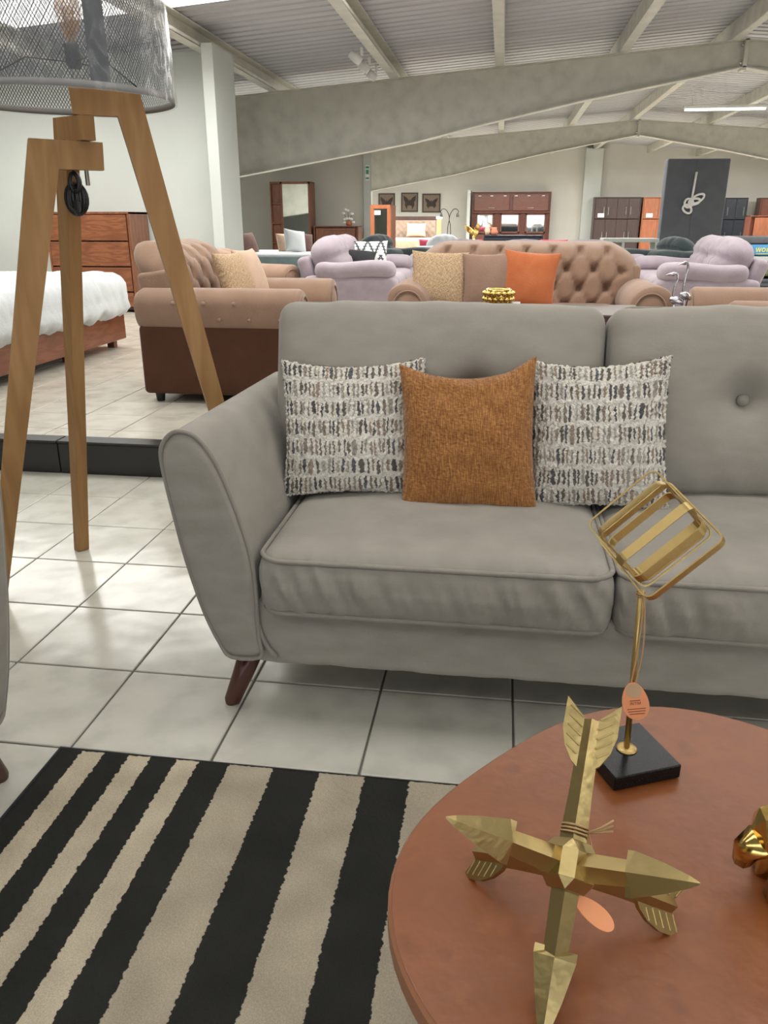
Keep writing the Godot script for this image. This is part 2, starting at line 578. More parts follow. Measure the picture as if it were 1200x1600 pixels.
func _ready():
	# camera
	var yaw = deg_to_rad(YAW)
	var p = deg_to_rad(PITCH)
	fw = Vector3(-sin(yaw) * cos(p), -sin(p), -cos(yaw) * cos(p))
	rt = Vector3(cos(yaw), 0, -sin(yaw))
	up = rt.cross(fw)
	var cam = Camera3D.new()
	cam.name = "camera"
	cam.fov = rad_to_deg(2.0 * atan(800.0 / FPX))
	cam.near = 0.05
	cam.far = 200.0
	add_child(cam)
	cam.position = Vector3(0, CAM_H, 0)
	cam.rotation_degrees = Vector3(-PITCH, YAW, 0)
	cam.current = true
	# sky: bright overcast
	var we = WorldEnvironment.new()
	we.name = "world_environment"
	var e = Environment.new()
	e.background_mode = Environment.BG_SKY
	var sky = Sky.new()
	var sm = ProceduralSkyMaterial.new()
	sm.sky_top_color = Color(0.86, 0.92, 1.0)
	sm.sky_horizon_color = Color(0.97, 0.98, 1.0)
	sm.ground_bottom_color = Color(0.55, 0.54, 0.52)
	sm.ground_horizon_color = Color(0.8, 0.8, 0.8)
	sm.energy_multiplier = 2.2
	sky.sky_material = sm
	e.sky = sky
	e.tonemap_mode = Environment.TONE_MAPPER_LINEAR
	e.tonemap_exposure = 1.32
	e.sdfgi_enabled = true
	e.ssao_enabled = true
	e.ssil_enabled = true
	we.environment = e
	add_child(we)
	# daylight: translucent roof sheets and the glazed shop front behind the camera
	for s in SKYLIGHTS: skylight_at(s[0], s[1], s[2], s[3], s[4])
	var wl = AreaLight3D.new()
	wl.name = "shop_front_daylight"
	wl.area_size = Vector2(11.6, 2.0)
	wl.area_normalize_energy = false
	wl.light_energy = 0.24
	wl.light_color = Color(1.0, 0.995, 0.975)
	wl.shadow_enabled = true
	wl.area_range = 60.0
	add_child(wl)
	wl.position = Vector3(3.0, 1.25, ZF - 0.25)
	make_materials()
	build_shell()
	build_sofa()
	build_front()
	build_lamp()
	build_table()
	build_middle()
	build_back()

func build_shell():
	# ---- lower floor: grout bed and tiles
	var fl = setting("floor", "pale grey-beige glazed floor tiles with grey grout joints")
	part(fl, "grout_bed", bb(Vector3(XL - 0.2, -0.2, -3.4), Vector3(XR + 0.2, -0.004, ZF + 0.2), 0.0), "grout")
	var tile = mesh_of(bx(Vector3(0, -0.005, 0), Vector3(T - 0.0055, 0.012, T - 0.0055), 0.0022))
	var far_tiles = S()
	for i in range(-22, 40):
		for j in range(-16, 10):
			var cx = (0.2394 + i + 0.5) * T
			var cz = -(4.2 + j + 0.5) * T
			if cx < XL or cx > XR or cz > ZF: continue
			var d = T - 0.0055
			var zc = cz
			var dz = d
			if cz - T / 2 < -3.385:
				if cz + T / 2 - 0.003 < -3.38: continue
				dz = (cz + T / 2 - 0.003) + 3.385
				zc = -3.385 + dz / 2
			var in_view = cx > -2.6 and cx < 1.2 and cz < -0.75
			if in_view and dz == d:
				part(fl, "tile", tile, "tile", Vector3(cx, 0, cz))
			elif in_view:
				part(fl, "tile", bx(Vector3(0, -0.005, 0), Vector3(d, 0.012, dz), 0.0022), "tile", Vector3(cx, 0, zc))
			else:
				box(far_tiles, Vector3(cx, -0.005, zc), Vector3(d, 0.012, dz))
	var ft = part(fl, "tile_field", far_tiles, "tile")
	ft.set_meta("kind", "stuff")
	# ---- raised platform
	var pf = setting("floor_platform", "raised display platform with beige tiles and black tiled step")
	part(pf, "slab", bb(Vector3(XL - 0.2, -0.2, ZB - 0.2), Vector3(XR + 0.2, PH - 0.006, -3.4), 0.0), "grout")
	for i in range(-10, 24):
		var x0 = -2.04 + i * 0.6
		if x0 < XL or x0 + 0.6 > XR: continue
		part(pf, "riser_tile", bb(Vector3(x0 + 0.003, 0.001, -3.402), Vector3(x0 + 0.597, PH - 0.014, -3.386), 0.002), "step_tile")
		part(pf, "nosing_tile", bb(Vector3(x0 + 0.003, PH - 0.013, -3.478), Vector3(x0 + 0.597, PH, -3.378), 0.003), "step_tile")
	var pt = S()
	for i in range(-19, 50):
		for j in range(0, 78):
			var cx = -1.83 + (i + 0.5) * T
			var zn = -3.61 - (j - 1) * 0.32
			var zf = zn - 0.32
			if j == 0: zn = -3.48
			if cx < XL or cx > XR or zf < ZB: continue
			var a = Vector3(cx - T / 2 + 0.003, PH - 0.012, zf + 0.003)
			var b = Vector3(cx + T / 2 - 0.003, PH, zn - 0.003)
			if cx > -4.2 and cx < -0.9 and zn > -8.4:
				part(pf, "tile", bx(Vector3.ZERO, b - a, 0.002), "tile_platform", (a + b) / 2)
			else:
				box(pt, (a + b) / 2, b - a)
	part(pf, "tile_field", pt, "tile_platform").set_meta("kind", "stuff")
	# ---- walls
	var w = setting("wall_back", "long grey rear wall of the showroom with a column")
	part(w, "wall_face", bb(Vector3(XL - 0.2, 0.0, ZB - 0.2), Vector3(XR + 0.2, 3.6, ZB), 0.0), "wall_grey")
	var cx0 = atz(905, 375, -28.2).x
	part(w, "pilaster", bb(Vector3(cx0, PH, ZB), Vector3(cx0 + 0.55, 3.3, ZB + 0.3), 0.01), "wall_white")
	w = setting("wall_left", "left outer wall of the showroom")
	part(w, "wall_face", bb(Vector3(XL - 0.2, 0, ZB - 0.2), Vector3(XL, 3.6, ZF + 0.2), 0.0), "wall_white")
	w = setting("wall_right", "right outer wall of the showroom")
	part(w, "wall_face", bb(Vector3(XR, 0, ZB - 0.2), Vector3(XR + 0.2, 3.6, ZF + 0.2), 0.0), "wall_grey")
	# front wall behind the camera: glazed shop front
	w = setting("wall_front", "front wall with a wide glazed opening")
	part(w, "wall_face", bb(Vector3(-3.0, 2.4, ZF), Vector3(9.2, 3.6, ZF + 0.2), 0.0), "wall_grey")
	part(w, "wall_face", bb(Vector3(9.2, 0, ZF), Vector3(XR + 0.2, 3.6, ZF + 0.2), 0.0), "wall_grey")
	part(w, "wall_face", bb(Vector3(-4.6, 0, ZF), Vector3(-3.0, 3.6, ZF + 0.2), 0.0), "wall_grey")
	part(w, "green_wall_face", bb(Vector3(XL - 0.2, 0, ZF), Vector3(-4.6, 3.6, ZF + 0.2), 0.0), "wall_green")
	part(w, "wall_face", bb(Vector3(-3.0, 0, ZF), Vector3(9.2, 0.1, ZF + 0.2), 0.0), "wall_grey")
	var win = setting("window_1", "wide shop window with dark frame")
	for k in 7:
		var fx = -3.0 + 12.2 * k / 6.0
		part(win, "mullion", bb(Vector3(fx - 0.04, 0.1, ZF + 0.05), Vector3(fx + 0.04, 2.4, ZF + 0.15), 0.005), "window_frame")
		if k < 6: part(win, "pane", bb(Vector3(fx + 0.04, 0.1, ZF + 0.095), Vector3(fx + 12.2 / 6 - 0.04, 2.4, ZF + 0.105), 0.0), "window_glass")
	var gr = part(self, "ground", bb(Vector3(-40, -0.4, ZF + 0.2), Vector3(40, -0.1, 60), 0.0), "ground")
	tag(gr, "pale paved ground outside the shop window", "", "", "structure")
	# display booth wall on the left with a free end
	w = setting("wall_booth", "white display wall with a short return at its end")
	var wt = atz(290, 80, -9.3).y
	part(w, "wall_face", bb(Vector3(XL, PH, -9.5), Vector3(-3.2, wt, -9.3), 0.004), "wall_white")
	var e1 = atz(315, 100, -8.9).x
	var e2 = atz(333, 100, -8.9).x
	part(w, "return_face", bb(Vector3(e1, PH, -9.58), Vector3(e2, wt, -8.9), 0.004), "wall_white")
	# partition in the plane of the second frame
	w = setting("wall_partition", "grey-green partition wall behind the mirror wardrobe")
	part(w, "wall_face", bb(Vector3(XL, PH, -20.75), Vector3(-3.42, 3.1, -20.6), 0.0), "wall_grey")
	part(w, "post", bb(Vector3(-3.39, PH, -20.7), Vector3(-3.21, 2.9, -20.46), 0.004), "wall_white")
	# ---- roof: corrugated sheets, purlins, rafters
	var ce = setting("ceiling", "corrugated grey metal roof sheets seen from below")
	var sheet = func(x0, x1, z0, width, parent, called, mt):
		var st = S()
		var y0: float = roof_y(x0) + 0.2
		var y1: float = roof_y(x1) + 0.2
		var prof = []
		var n = int(round(width / 0.2))
		for k in n:
			var zz: float = z0 + k * width / n
			var q: float = width / n
			prof.append_array([Vector2(zz, 0), Vector2(zz + q * 0.62, 0), Vector2(zz + q * 0.72, 0.03), Vector2(zz + q * 0.9, 0.03)])
		prof.append(Vector2(z0 + width, 0))
		for k in prof.size() - 1:
			var a: Vector2 = prof[k]
			var b: Vector2 = prof[k + 1]
			quad(st, Vector3(x0, y0 + a.y, a.x), Vector3(x1, y1 + a.y, a.x), Vector3(x1, y1 + b.y, b.x), Vector3(x0, y0 + b.y, b.x))
		quad(st, Vector3(x0, y0 + 0.06, z0 + width), Vector3(x1, y1 + 0.06, z0 + width), Vector3(x1, y1 + 0.06, z0), Vector3(x0, y0 + 0.06, z0))
		part(parent, called, st, mt)
	for side in 2:
		var a: float = XL - 0.2 if side == 0 else RIDGE
		var b: float = RIDGE if side == 0 else XR + 0.2
		# cells along z between the skylights
		var cuts = []
		for s in SKYLIGHTS:
			if (s[0] < RIDGE) == (side == 0): cuts.append(s)
		cuts.sort_custom(func(q, r): return q[2] < r[2])
		var z = ZB - 0.2
		for s in cuts + [[0, 0, ZF + 0.2, ZF + 0.2, 0]]:
			while z < s[2] - 0.001:
				var wd: float = min(1.0, s[2] - z)
				if wd < 0.1: break
				sheet.call(a, b, z, wd, ce, "roof_sheet", "roof_sheet")
				z += wd
			if s[4] > 0:
				sheet.call(a, s[0], s[2], s[3] - s[2], ce, "roof_sheet", "roof_sheet")
				sheet.call(s[1], b, s[2], s[3] - s[2], ce, "roof_sheet", "roof_sheet")
				sheet.call(s[0], s[1], s[2], s[3] - s[2], ce, "skylight_window_sheet", "skylight")
				z = s[3]
	for x in [-6.42, -4.85, -3.27, -1.6, -0.2, 1.36, 2.72, 4.4, 5.9, 7.5, 9.0, 10.6, 12.1]:
		var pu = S()
		var y = roof_y(x)
		# C channel
		box(pu, Vector3(x, y + 0.1, (ZF + ZB) / 2), Vector3(0.012, 0.2, ZF - ZB))
		box(pu, Vector3(x + 0.055, y + 0.006, (ZF + ZB) / 2), Vector3(0.11, 0.012, ZF - ZB))
		box(pu, Vector3(x + 0.055, y + 0.194, (ZF + ZB) / 2), Vector3(0.11, 0.012, ZF - ZB))
		box(pu, Vector3(x + 0.105, y + 0.025, (ZF + ZB) / 2), Vector3(0.01, 0.04, ZF - ZB))
		part(ce, "purlin", pu, "steel_paint")
	var bot = [[-8.0, 1.15], [-3.763, 1.743], [-2.059, 2.02], [-1.251, 2.157], [-0.297, 2.37], [0.932, 2.62], [2.251, 2.85], [2.92, 2.97]]
	for z in [-12.0, -20.5, -3.5]:
		var rf = setting("trim_rafter", "tapered painted steel roof beam")
		for side in [1.0, -1.0]:
			var poly = PackedVector2Array()
			var xm = func(x): return x if side > 0 else 2 * RIDGE - x
			var left = [[-3.3, 1.80]] if z == -20.5 and side > 0 else []
			var bt = left + bot.slice(2) if left else bot
			for q in bt: poly.append(Vector2(xm.call(q[0]), q[1]))
			poly.append(Vector2(RIDGE, 3.27))
			poly.append(Vector2(xm.call(bt[0][0]), roof_y(bt[0][0]) - 0.01))
			var st = S()
			prism(st, poly, z - 0.008, z + 0.008)
			part(rf, "web", st, "steel_paint")
			st = S()
			for k in bt.size() - 1:
				var a = Vector3(xm.call(bt[k][0]), bt[k][1], z)
				var b = Vector3(xm.call(bt[k + 1][0]), bt[k + 1][1], z)
				var d = (b - a)
				box(st, (a + b) / 2, Vector3(d.length() + 0.004, 0.014, 0.2), 0.0, Basis(Vector3(0, 0, 1), atan2(d.y, d.x)))
			part(rf, "bottom_flange", st, "steel_paint")
			st = S()
			var a2 = Vector3(xm.call(bt[0][0]), roof_y(bt[0][0]) - 0.008, z)
			var b2 = Vector3(RIDGE, 3.272, z)
			var d2 = b2 - a2
			box(st, (a2 + b2) / 2, Vector3(d2.length(), 0.014, 0.2), 0.0, Basis(Vector3(0, 0, 1), atan2(d2.y, d2.x)))
			part(rf, "top_flange", st, "steel_paint")
			for xs in [-3.05, -0.22]:
				var yb = 1.86 if xs < -2 else 2.39
				part(rf, "stiffener", bb(Vector3(xm.call(xs) - 0.006, yb, z - 0.09), Vector3(xm.call(xs) + 0.006, roof_y(xs) - 0.015, z + 0.012), 0.0), "steel_paint")
		part(rf, "ridge_plate", bb(Vector3(RIDGE - 0.025, 2.93, z - 0.1), Vector3(RIDGE + 0.025, 3.29, z + 0.1), 0.002), "steel_paint")
		for k in 2:
			part(rf, "bolt", bb(Vector3(RIDGE - 0.055, 3.0 + k * 0.2, z + 0.03), Vector3(RIDGE - 0.02, 3.03 + k * 0.2, z + 0.06), 0.004), "chrome")

const ARM_PX := [[362.5, 1025.5], [345, 1004.5], [320.5, 955.5], [292.5, 875], [271.5, 798], [257.5, 742], [252, 707], [257.5, 688], [270, 675.5], [285.5, 674], [306.5, 682.5], [327.5, 707], [345, 738.5], [362.5, 780.5], [378, 822.5], [390.5, 864.5], [397.5, 903], [401, 938], [402.5, 970], [405, 1000], [407, 1026]]
const PIPE_PX := [[397.5, 903], [401, 938], [401.7, 962.5], [408, 990.5], [418.5, 1011], [432.5, 1027]]

# sofa arm: outline from the front, drawn back along z; outline points in xy, front at z0
func arm_mesh(outline: Array, z0: float, z1: float, rise: float, ybase: float, ytop: float) -> Array:
	var ring = func(z: float, s: float, k: float):
		var c = Vector2.ZERO
		for q in outline: c += q
		c /= outline.size()
		var o = PackedVector3Array()
		for q in outline:
			var v: Vector2 = c + (q - c) * s
			var w: float = clamp((v.y - ybase) / (ytop - ybase), 0, 1)
			o.append(Vector3(v.x, v.y + rise * k * w, z))
		return o
	var rings = []
	for r in [[0.012, 0.55, 0.0], [0.012, 0.8, 0.0], [0.009, 0.93, 0.0], [0.0, 0.985, 0.0], [-0.012, 1.0, 0.0]]:
		rings.append(ring.call(z0 + r[0], r[1], r[2]))
	for k in range(1, 9):
		rings.append(ring.call(lerp(z0 - 0.012, z1, k / 8.0), 1.0, k / 8.0))
	rings.append(ring.call(z1 - 0.02, 0.9, 1.0))
	var st = S(true)
	loft(st, rings, true, true)
	var pipe = S(true)
	tube(pipe, ring.call(z0 + 0.002, 1.0, 0.0), 0.0055, 6, true)
	return [st, pipe]

func arm_outline(z) -> Array:
	var raw = []
	for q in ARM_PX: raw.append(atz(q[0], q[1], z))
	var sm = smooth_path(raw, 3, true)
	var o = []
	for v in sm: o.append(Vector2(v.x, v.y))
	return o

func leg_mesh(top: Vector3, foot: Vector3, r0: float, r1: float) -> SurfaceTool:
	var st = S(true)
	tube(st, [top, top.lerp(foot, 0.5), foot + Vector3(0, 0.006, 0), foot], [r0, (r0 + r1) / 2, r1, r1 * 0.85], 14)
	return st

# loose box cushion with crowned top, puckered boxing and two lines of piping
func seat_cushion(parent, c: Vector3, half: Vector3, sd: int):
	var nz = noise(sd, 1.0, 3)
	var o = part(parent, "seat_cushion", soft(half, 0.045, 110, func(p, d):
		var q: Vector3 = p
		var u: float = clamp(p.x / half.x, -1, 1); var w: float = clamp(p.z / half.z, -1, 1)
		if p.y > 0: q.y += 0.028 * (1 - u * u) * (1 - w * w * w * w)
		if d.z > 0.3:
			var f: float = 1.0 - abs(p.y) / half.y
			q.z += 0.014 * f * (1 - pow(u, 8.0)) + nz.get_noise_2d((p.x + p.y * 0.35) * 24.0, p.y * 4.0) * 0.013 * (0.5 + f) * (abs(u) * 0.7 + 0.3)
		q.x *= 1.0 + 0.01 * (1 - pow(p.y / half.y, 2.0))
		return q), "velvet_grey", c)
	for s in [-1.0, 1.0]:
		var pts = PackedVector3Array()
		for v in rrect(half.x * 2 - 0.004, half.z * 2 - 0.004, 0.06, 7):
			var u: float = v.x / half.x; var w: float = v.y / half.z
			pts.append(Vector3(v.x, s * (half.y - 0.02) + (0.004 if s > 0 else 0.0) + nz.get_noise_2d(v.x * 6, v.y * 6 + s * 9) * 0.004, v.y))
		var st = S(true)
		tube(st, pts, 0.0062, 6, true)
		part(o, "piping", st, "velvet_piping")
	return o

func back_cushion(parent, c: Vector3, half: Vector3, tilt: float, sd: int, bx0 = 0.0):
	var nz = noise(sd, 1.0, 3)
	var o = part(parent, "back_cushion", soft(half, 0.05, 56, func(p, d):
		var q: Vector3 = p
		var u: float = clamp(p.x / half.x, -1, 1); var v: float = clamp(p.y / half.y, -1, 1)
		var bulge = (1 - pow(abs(u), 4.0)) * (1 - pow(abs(v), 3.0))
		if d.z > 0.2:
			var dist = Vector2(p.x - bx0, p.y - 0.01).length()
			q.z += 0.045 * bulge - 0.05 * exp(-pow(dist / 0.05, 2.0)) - 0.018 * exp(-pow(dist / 0.16, 2.0))
			q.z += 0.007 * nz.get_noise_2d(p.x * 14.0, p.y * 6.0) * smoothstep(0.6, 1.0, -v) * 2.0
		elif d.z < -0.2: q.z -= 0.03 * bulge
		if d.y > 0.3: q.y += 0.012 * (1 - u * u) + 0.006 * nz.get_noise_2d(p.x * 5.0, sd)
		return q), "velvet_grey", c, Vector3(-tilt, 0, 0))
	var pts = PackedVector3Array()
	for v in rrect(half.x * 2 - 0.01, half.y * 2 - 0.008, 0.055, 7):
		pts.append(Vector3(v.x, v.y + (0.012 * (1 - pow(v.x / half.x, 2.0)) if v.y > half.y * 0.8 else 0.0), half.z * 0.45))
	var st = S(true)
	tube(st, pts, 0.0055, 6, true)
	part(o, "piping", st, "velvet_piping")
	st = S(true)
	lathe(st, [Vector2(0, -0.005), Vector2(0.015, -0.003), Vector2(0.016, 0.003), Vector2(0.011, 0.009), Vector2(0, 0.011)], 16, Transform3D(Basis(Vector3(1, 0, 0), PI / 2), Vector3.ZERO))
	part(o, "button", st, "velvet_piping", Vector3(bx0, 0.01, half.z - 0.014))
	return o

func build_sofa():
	var zf = -1.60
	var s = thing("velvet_sofa", "grey velvet two-seat sofa with three throw pillows and brown tapered legs", "sofa", Vector3.ZERO)
	var out = arm_outline(zf)
	var am = arm_mesh(out, zf, -2.42, -0.015, 0.14, 0.70)
	var a = part(s, "arm", am[0], "velvet_grey")
	part(a, "piping", am[1], "velvet_piping")
	var fl = []
	for q in PIPE_PX: fl.append(atz(q[0], q[1], zf - 0.004))
	var fp = S(true)
	tube(fp, smooth_path(fl, 3), 0.0055, 6)
	part(a, "piping", fp, "velvet_piping")
	# right arm: mirror about the middle of the seat
	var mid = 0.278
	var out2 = []
	for q in out: out2.append(Vector2(2 * mid - q.x, q.y))
	out2.reverse()
	am = arm_mesh(out2, zf, -2.42, -0.015, 0.14, 0.70)
	a = part(s, "arm", am[0], "velvet_grey")
	part(a, "piping", am[1], "velvet_piping")
	var xl = -0.515
	var xr = 2 * mid - xl
	var nz = noise(5, 1.0, 2)
	part(s, "base_rail", soft(Vector3((xr - xl) / 2 + 0.06, 0.085, 0.40), 0.02, 70, func(p, d):
		var q: Vector3 = p
		if d.y < -0.3 and p.z > 0.3: q.y += 0.004 * nz.get_noise_2d(p.x * 9, 0.0)
		return q), "velvet_grey", Vector3(mid, 0.218, -2.012))
	var hw = (mid - xl) / 2 - 0.002
	seat_cushion(s, Vector3(xl + hw, 0.352, -1.915), Vector3(hw, 0.082, 0.335), 3)
	seat_cushion(s, Vector3(mid + hw + 0.004, 0.352, -1.915), Vector3(hw, 0.082, 0.335), 8)
	var bl = atz(437, 520, -2.22).x
	var br = atz(946, 520, -2.22).x
	back_cushion(s, Vector3((bl + br) / 2, 0.672, -2.205), Vector3((br - bl) / 2, 0.245, 0.075), 14.0, 4, 0.1)
	back_cushion(s, Vector3(br + (br - bl) / 2 + 0.004, 0.672, -2.20), Vector3((br - bl) / 2, 0.245, 0.075), 14.0, 6, -0.1)
	part(s, "back_frame", soft(Vector3((xr - xl) / 2 + 0.02, 0.32, 0.05), 0.04, 20), "velvet_grey", Vector3(mid, 0.50, -2.40), Vector3(-9, 0, 0))
	for q in [[-0.562, -1.655, -0.615, -1.638], [2 * mid + 0.562, -1.655, 2 * mid + 0.615, -1.638], [-0.56, -2.36, -0.6, -2.39], [2 * mid + 0.56, -2.36, 2 * mid + 0.6, -2.39]]:
		part(s, "leg", leg_mesh(Vector3(q[0], 0.145, q[1]), Vector3(q[2], 0.001, q[3]), 0.030, 0.020), "walnut")
	# throw pillows
	var nb = noise(9, 1.0, 3)
	var fuzzy = func(amp): return func(p, u, v, side):
		var q: Vector3 = p
		var n3 = Vector3(nb.get_noise_3d(p.x * 130, p.y * 130, side), nb.get_noise_3d(p.x * 130 + 77, p.y * 130, side), nb.get_noise_3d(p.x * 110, p.y * 110 + 99, side * 3))
		q += n3 * amp
		q.y -= 0.012 * (1 - u * u) * (0.5 + 0.5 * v)
		return q
	# [name, label, corner pixels, mat, z, tilt, turn, roll]
	var add = func(called, label, px, w, h, t, mt, z, tilt, turn, roll, fn, n):
		var c = atz(px[0], px[1], z)
		var o = thing(called, label, "pillow", c, 0, "")
		part(o, "cover", pillow(w, h, t, n, 0.07, fn), mt)
		o.rotation_degrees = Vector3(-tilt, turn, roll)
	add.call("boucle_pillow", "white tufted pillow with grey brush-stroke rows beside the sofa arm", [553, 668], 0.385, 0.365, 0.13, "boucle_0", -2.03, 18, 6, 1, fuzzy.call(0.0065), 110)
	add.call("boucle_pillow", "white tufted pillow with grey brush-stroke rows right of the amber pillow", [933, 678], 0.355, 0.39, 0.13, "boucle_1", -2.04, 16, -6, 4, fuzzy.call(0.0065), 110)
	var nc = noise(19, 1.0, 2)
	add.call("amber_pillow", "amber chenille throw pillow between two white tufted pillows on grey sofa", [731, 684], 0.35, 0.385, 0.15, "chenille", -1.985, 17, 3, 2, func(p, u, v, side):
		var q: Vector3 = p
		q.y -= 0.03 * (1 - u * u) * smoothstep(0.0, 1.0, v)
		q.z += 0.01 * nc.get_noise_2d(p.x * 9 + side, p.y * 9) * (1 - u * u)
		q += Vector3(0, 0.012, 0.0) * smoothstep(0.5, 1.0, u) * smoothstep(0.5, 1.0, v)
		return q, 60)

func build_front():
	# armchair at the left edge of the picture, same family as the sofa, facing the rug
	var ch = thing("velvet_armchair", "grey velvet armchair with piped arm beside the striped rug", "armchair", Vector3.ZERO)
	ch.position = Vector3(-0.99, 0, -0.985)
	ch.rotation_degrees.y = 90
	var z0 = 0.0
	var out = []
	for q in arm_outline(-1.60): out.append(Vector2(q.x + 0.25, q.y))
	var am = arm_mesh(out, 0.0, -0.8, 0.06, 0.14, 0.70)
	var a = part(ch, "arm", am[0], "velvet_grey")
	part(a, "piping", am[1], "velvet_piping")
	var out2 = []
	for q in out: out2.append(Vector2(-0.05 - q.x, q.y))
	out2.reverse()
	am = arm_mesh(out2, 0.0, -0.8, 0.06, 0.14, 0.70)
	a = part(ch, "arm", am[0], "velvet_grey")
	part(a, "piping", am[1], "velvet_piping")
	part(ch, "base_rail", soft(Vector3(0.25, 0.085, 0.38), 0.02, 30), "velvet_grey", Vector3(-0.025, 0.218, -0.41))
	seat_cushion(ch, Vector3(-0.025, 0.352, -0.33), Vector3(0.235, 0.082, 0.335), 13)
	back_cushion(ch, Vector3(-0.025, 0.66, -0.62), Vector3(0.30, 0.24, 0.075), 14.0, 14)
	for q in [[-0.31, -0.055, -0.35, -0.03], [0.26, -0.055, 0.30, -0.03], [-0.31, -0.74, -0.35, -0.77], [0.26, -0.74, 0.30, -0.77]]:
		part(ch, "leg", leg_mesh(Vector3(q[0], 0.145, q[1]), Vector3(q[2], 0.001, q[3]), 0.030, 0.020), "walnut")
	# striped rug
	var edges = [-0.938, -0.884, -0.83, -0.772, -0.721, -0.661, -0.61, -0.54, -0.44, -0.338, -0.239, -0.142, -0.045, 0.055, 0.155, 0.225, 0.28, 0.34, 0.39, 0.45, 0.505]
	var x0: float = edges[0]
	var x1: float = edges[edges.size() - 1] + 0.05
	var zA = -1.393
	var zB = 0.15
	var nr = noise(51, 0.11, 2)
	var ng = noise(52, 0.5, 3)
	var nl = noise(53, 0.01, 2)
	var W = 1000
	var H = 1020
	var dark = rgb(44, 44, 42)
	var cols = [rgb(178, 166, 146), rgb(160, 150, 132)]
	var m = mat("rug_pile", Color.WHITE, 0.97)
	m.metallic_specular = 0.15
	m.albedo_texture = image_tex(W, H, func(px, py):
		var x: float = x0 + (x1 - x0) * px / W + nr.get_noise_2d(px * 0.3, py) * 0.0035
		var k = 0
		while k < edges.size() - 1 and x > edges[k + 1]: k += 1
		var g: float = ng.get_noise_2d(px, py) * 0.16 + nl.get_noise_2d(px, py) * 0.08
		var c: Color = dark if k % 2 == 0 else (cols[0] if k < 6 or k > 13 else cols[1])
		return Color(c.r * (1 + g), c.g * (1 + g), c.b * (1 + g)))
	var st = S(true)
	var nx = 300
	var nzz = 320
	var hn = noise(54, 1.0, 2)
	var g = []
	for i in nx + 1:
		var row = PackedVector3Array()
		for j in nzz + 1:
			var x: float = lerp(x0, x1, float(i) / nx)
			var z: float = lerp(zA, zB, float(j) / nzz)
			var edge = i == 0 or j == 0 or i == nx or j == nzz
			row.append(Vector3(x, 0.002 if edge else 0.0105 + hn.get_noise_2d(x * 230, z * 230) * 0.0024, z))
		g.append(row)
	for i in nx:
		for j in nzz:
			for o in [[0, 0], [1, 1], [1, 0], [0, 0], [0, 1], [1, 1]]:
				st.set_uv(Vector2(float(i + o[0]) / nx, float(j + o[1]) / nzz))
				st.add_vertex(g[i + o[0]][j + o[1]])
	var rug = thing("striped_rug", "charcoal and beige striped pile rug on the tiled floor", "rug", Vector3(0, 0.001, 0))
	part(rug, "pile", st, "rug_pile")
	st = S(true)
	tube(st, [Vector3(x0, 0.006, zB), Vector3(x0, 0.006, zA), Vector3(x1, 0.006, zA), Vector3(x1, 0.006, zB)], 0.006, 6, true)
	part(rug, "binding", st, "dark_cloth")

# one bent leg of the tripod: level arm at the bolt, then a splayed post; profile in (r, y), thickness t
func lamp_leg(parent, ytop: float, armh: float, rin: float, rout: float, rfoot: float, wtop: float, wfoot: float, t: float, ang: float, mt):
	var st = S()
	var poly = PackedVector2Array([Vector2(rin, ytop), Vector2(rin + 0.004, ytop - armh), Vector2(rout - wtop, ytop - armh), Vector2(rfoot - wfoot, 0.004), Vector2(rfoot - wfoot + 0.004, 0.0), Vector2(rfoot - 0.004, 0.0), Vector2(rfoot, 0.004), Vector2(rout, ytop + 0.004)])
	prism(st, poly, -t / 2, t / 2)
	return part(parent, "leg", st, mt, Vector3.ZERO, Vector3(0, ang, 0))

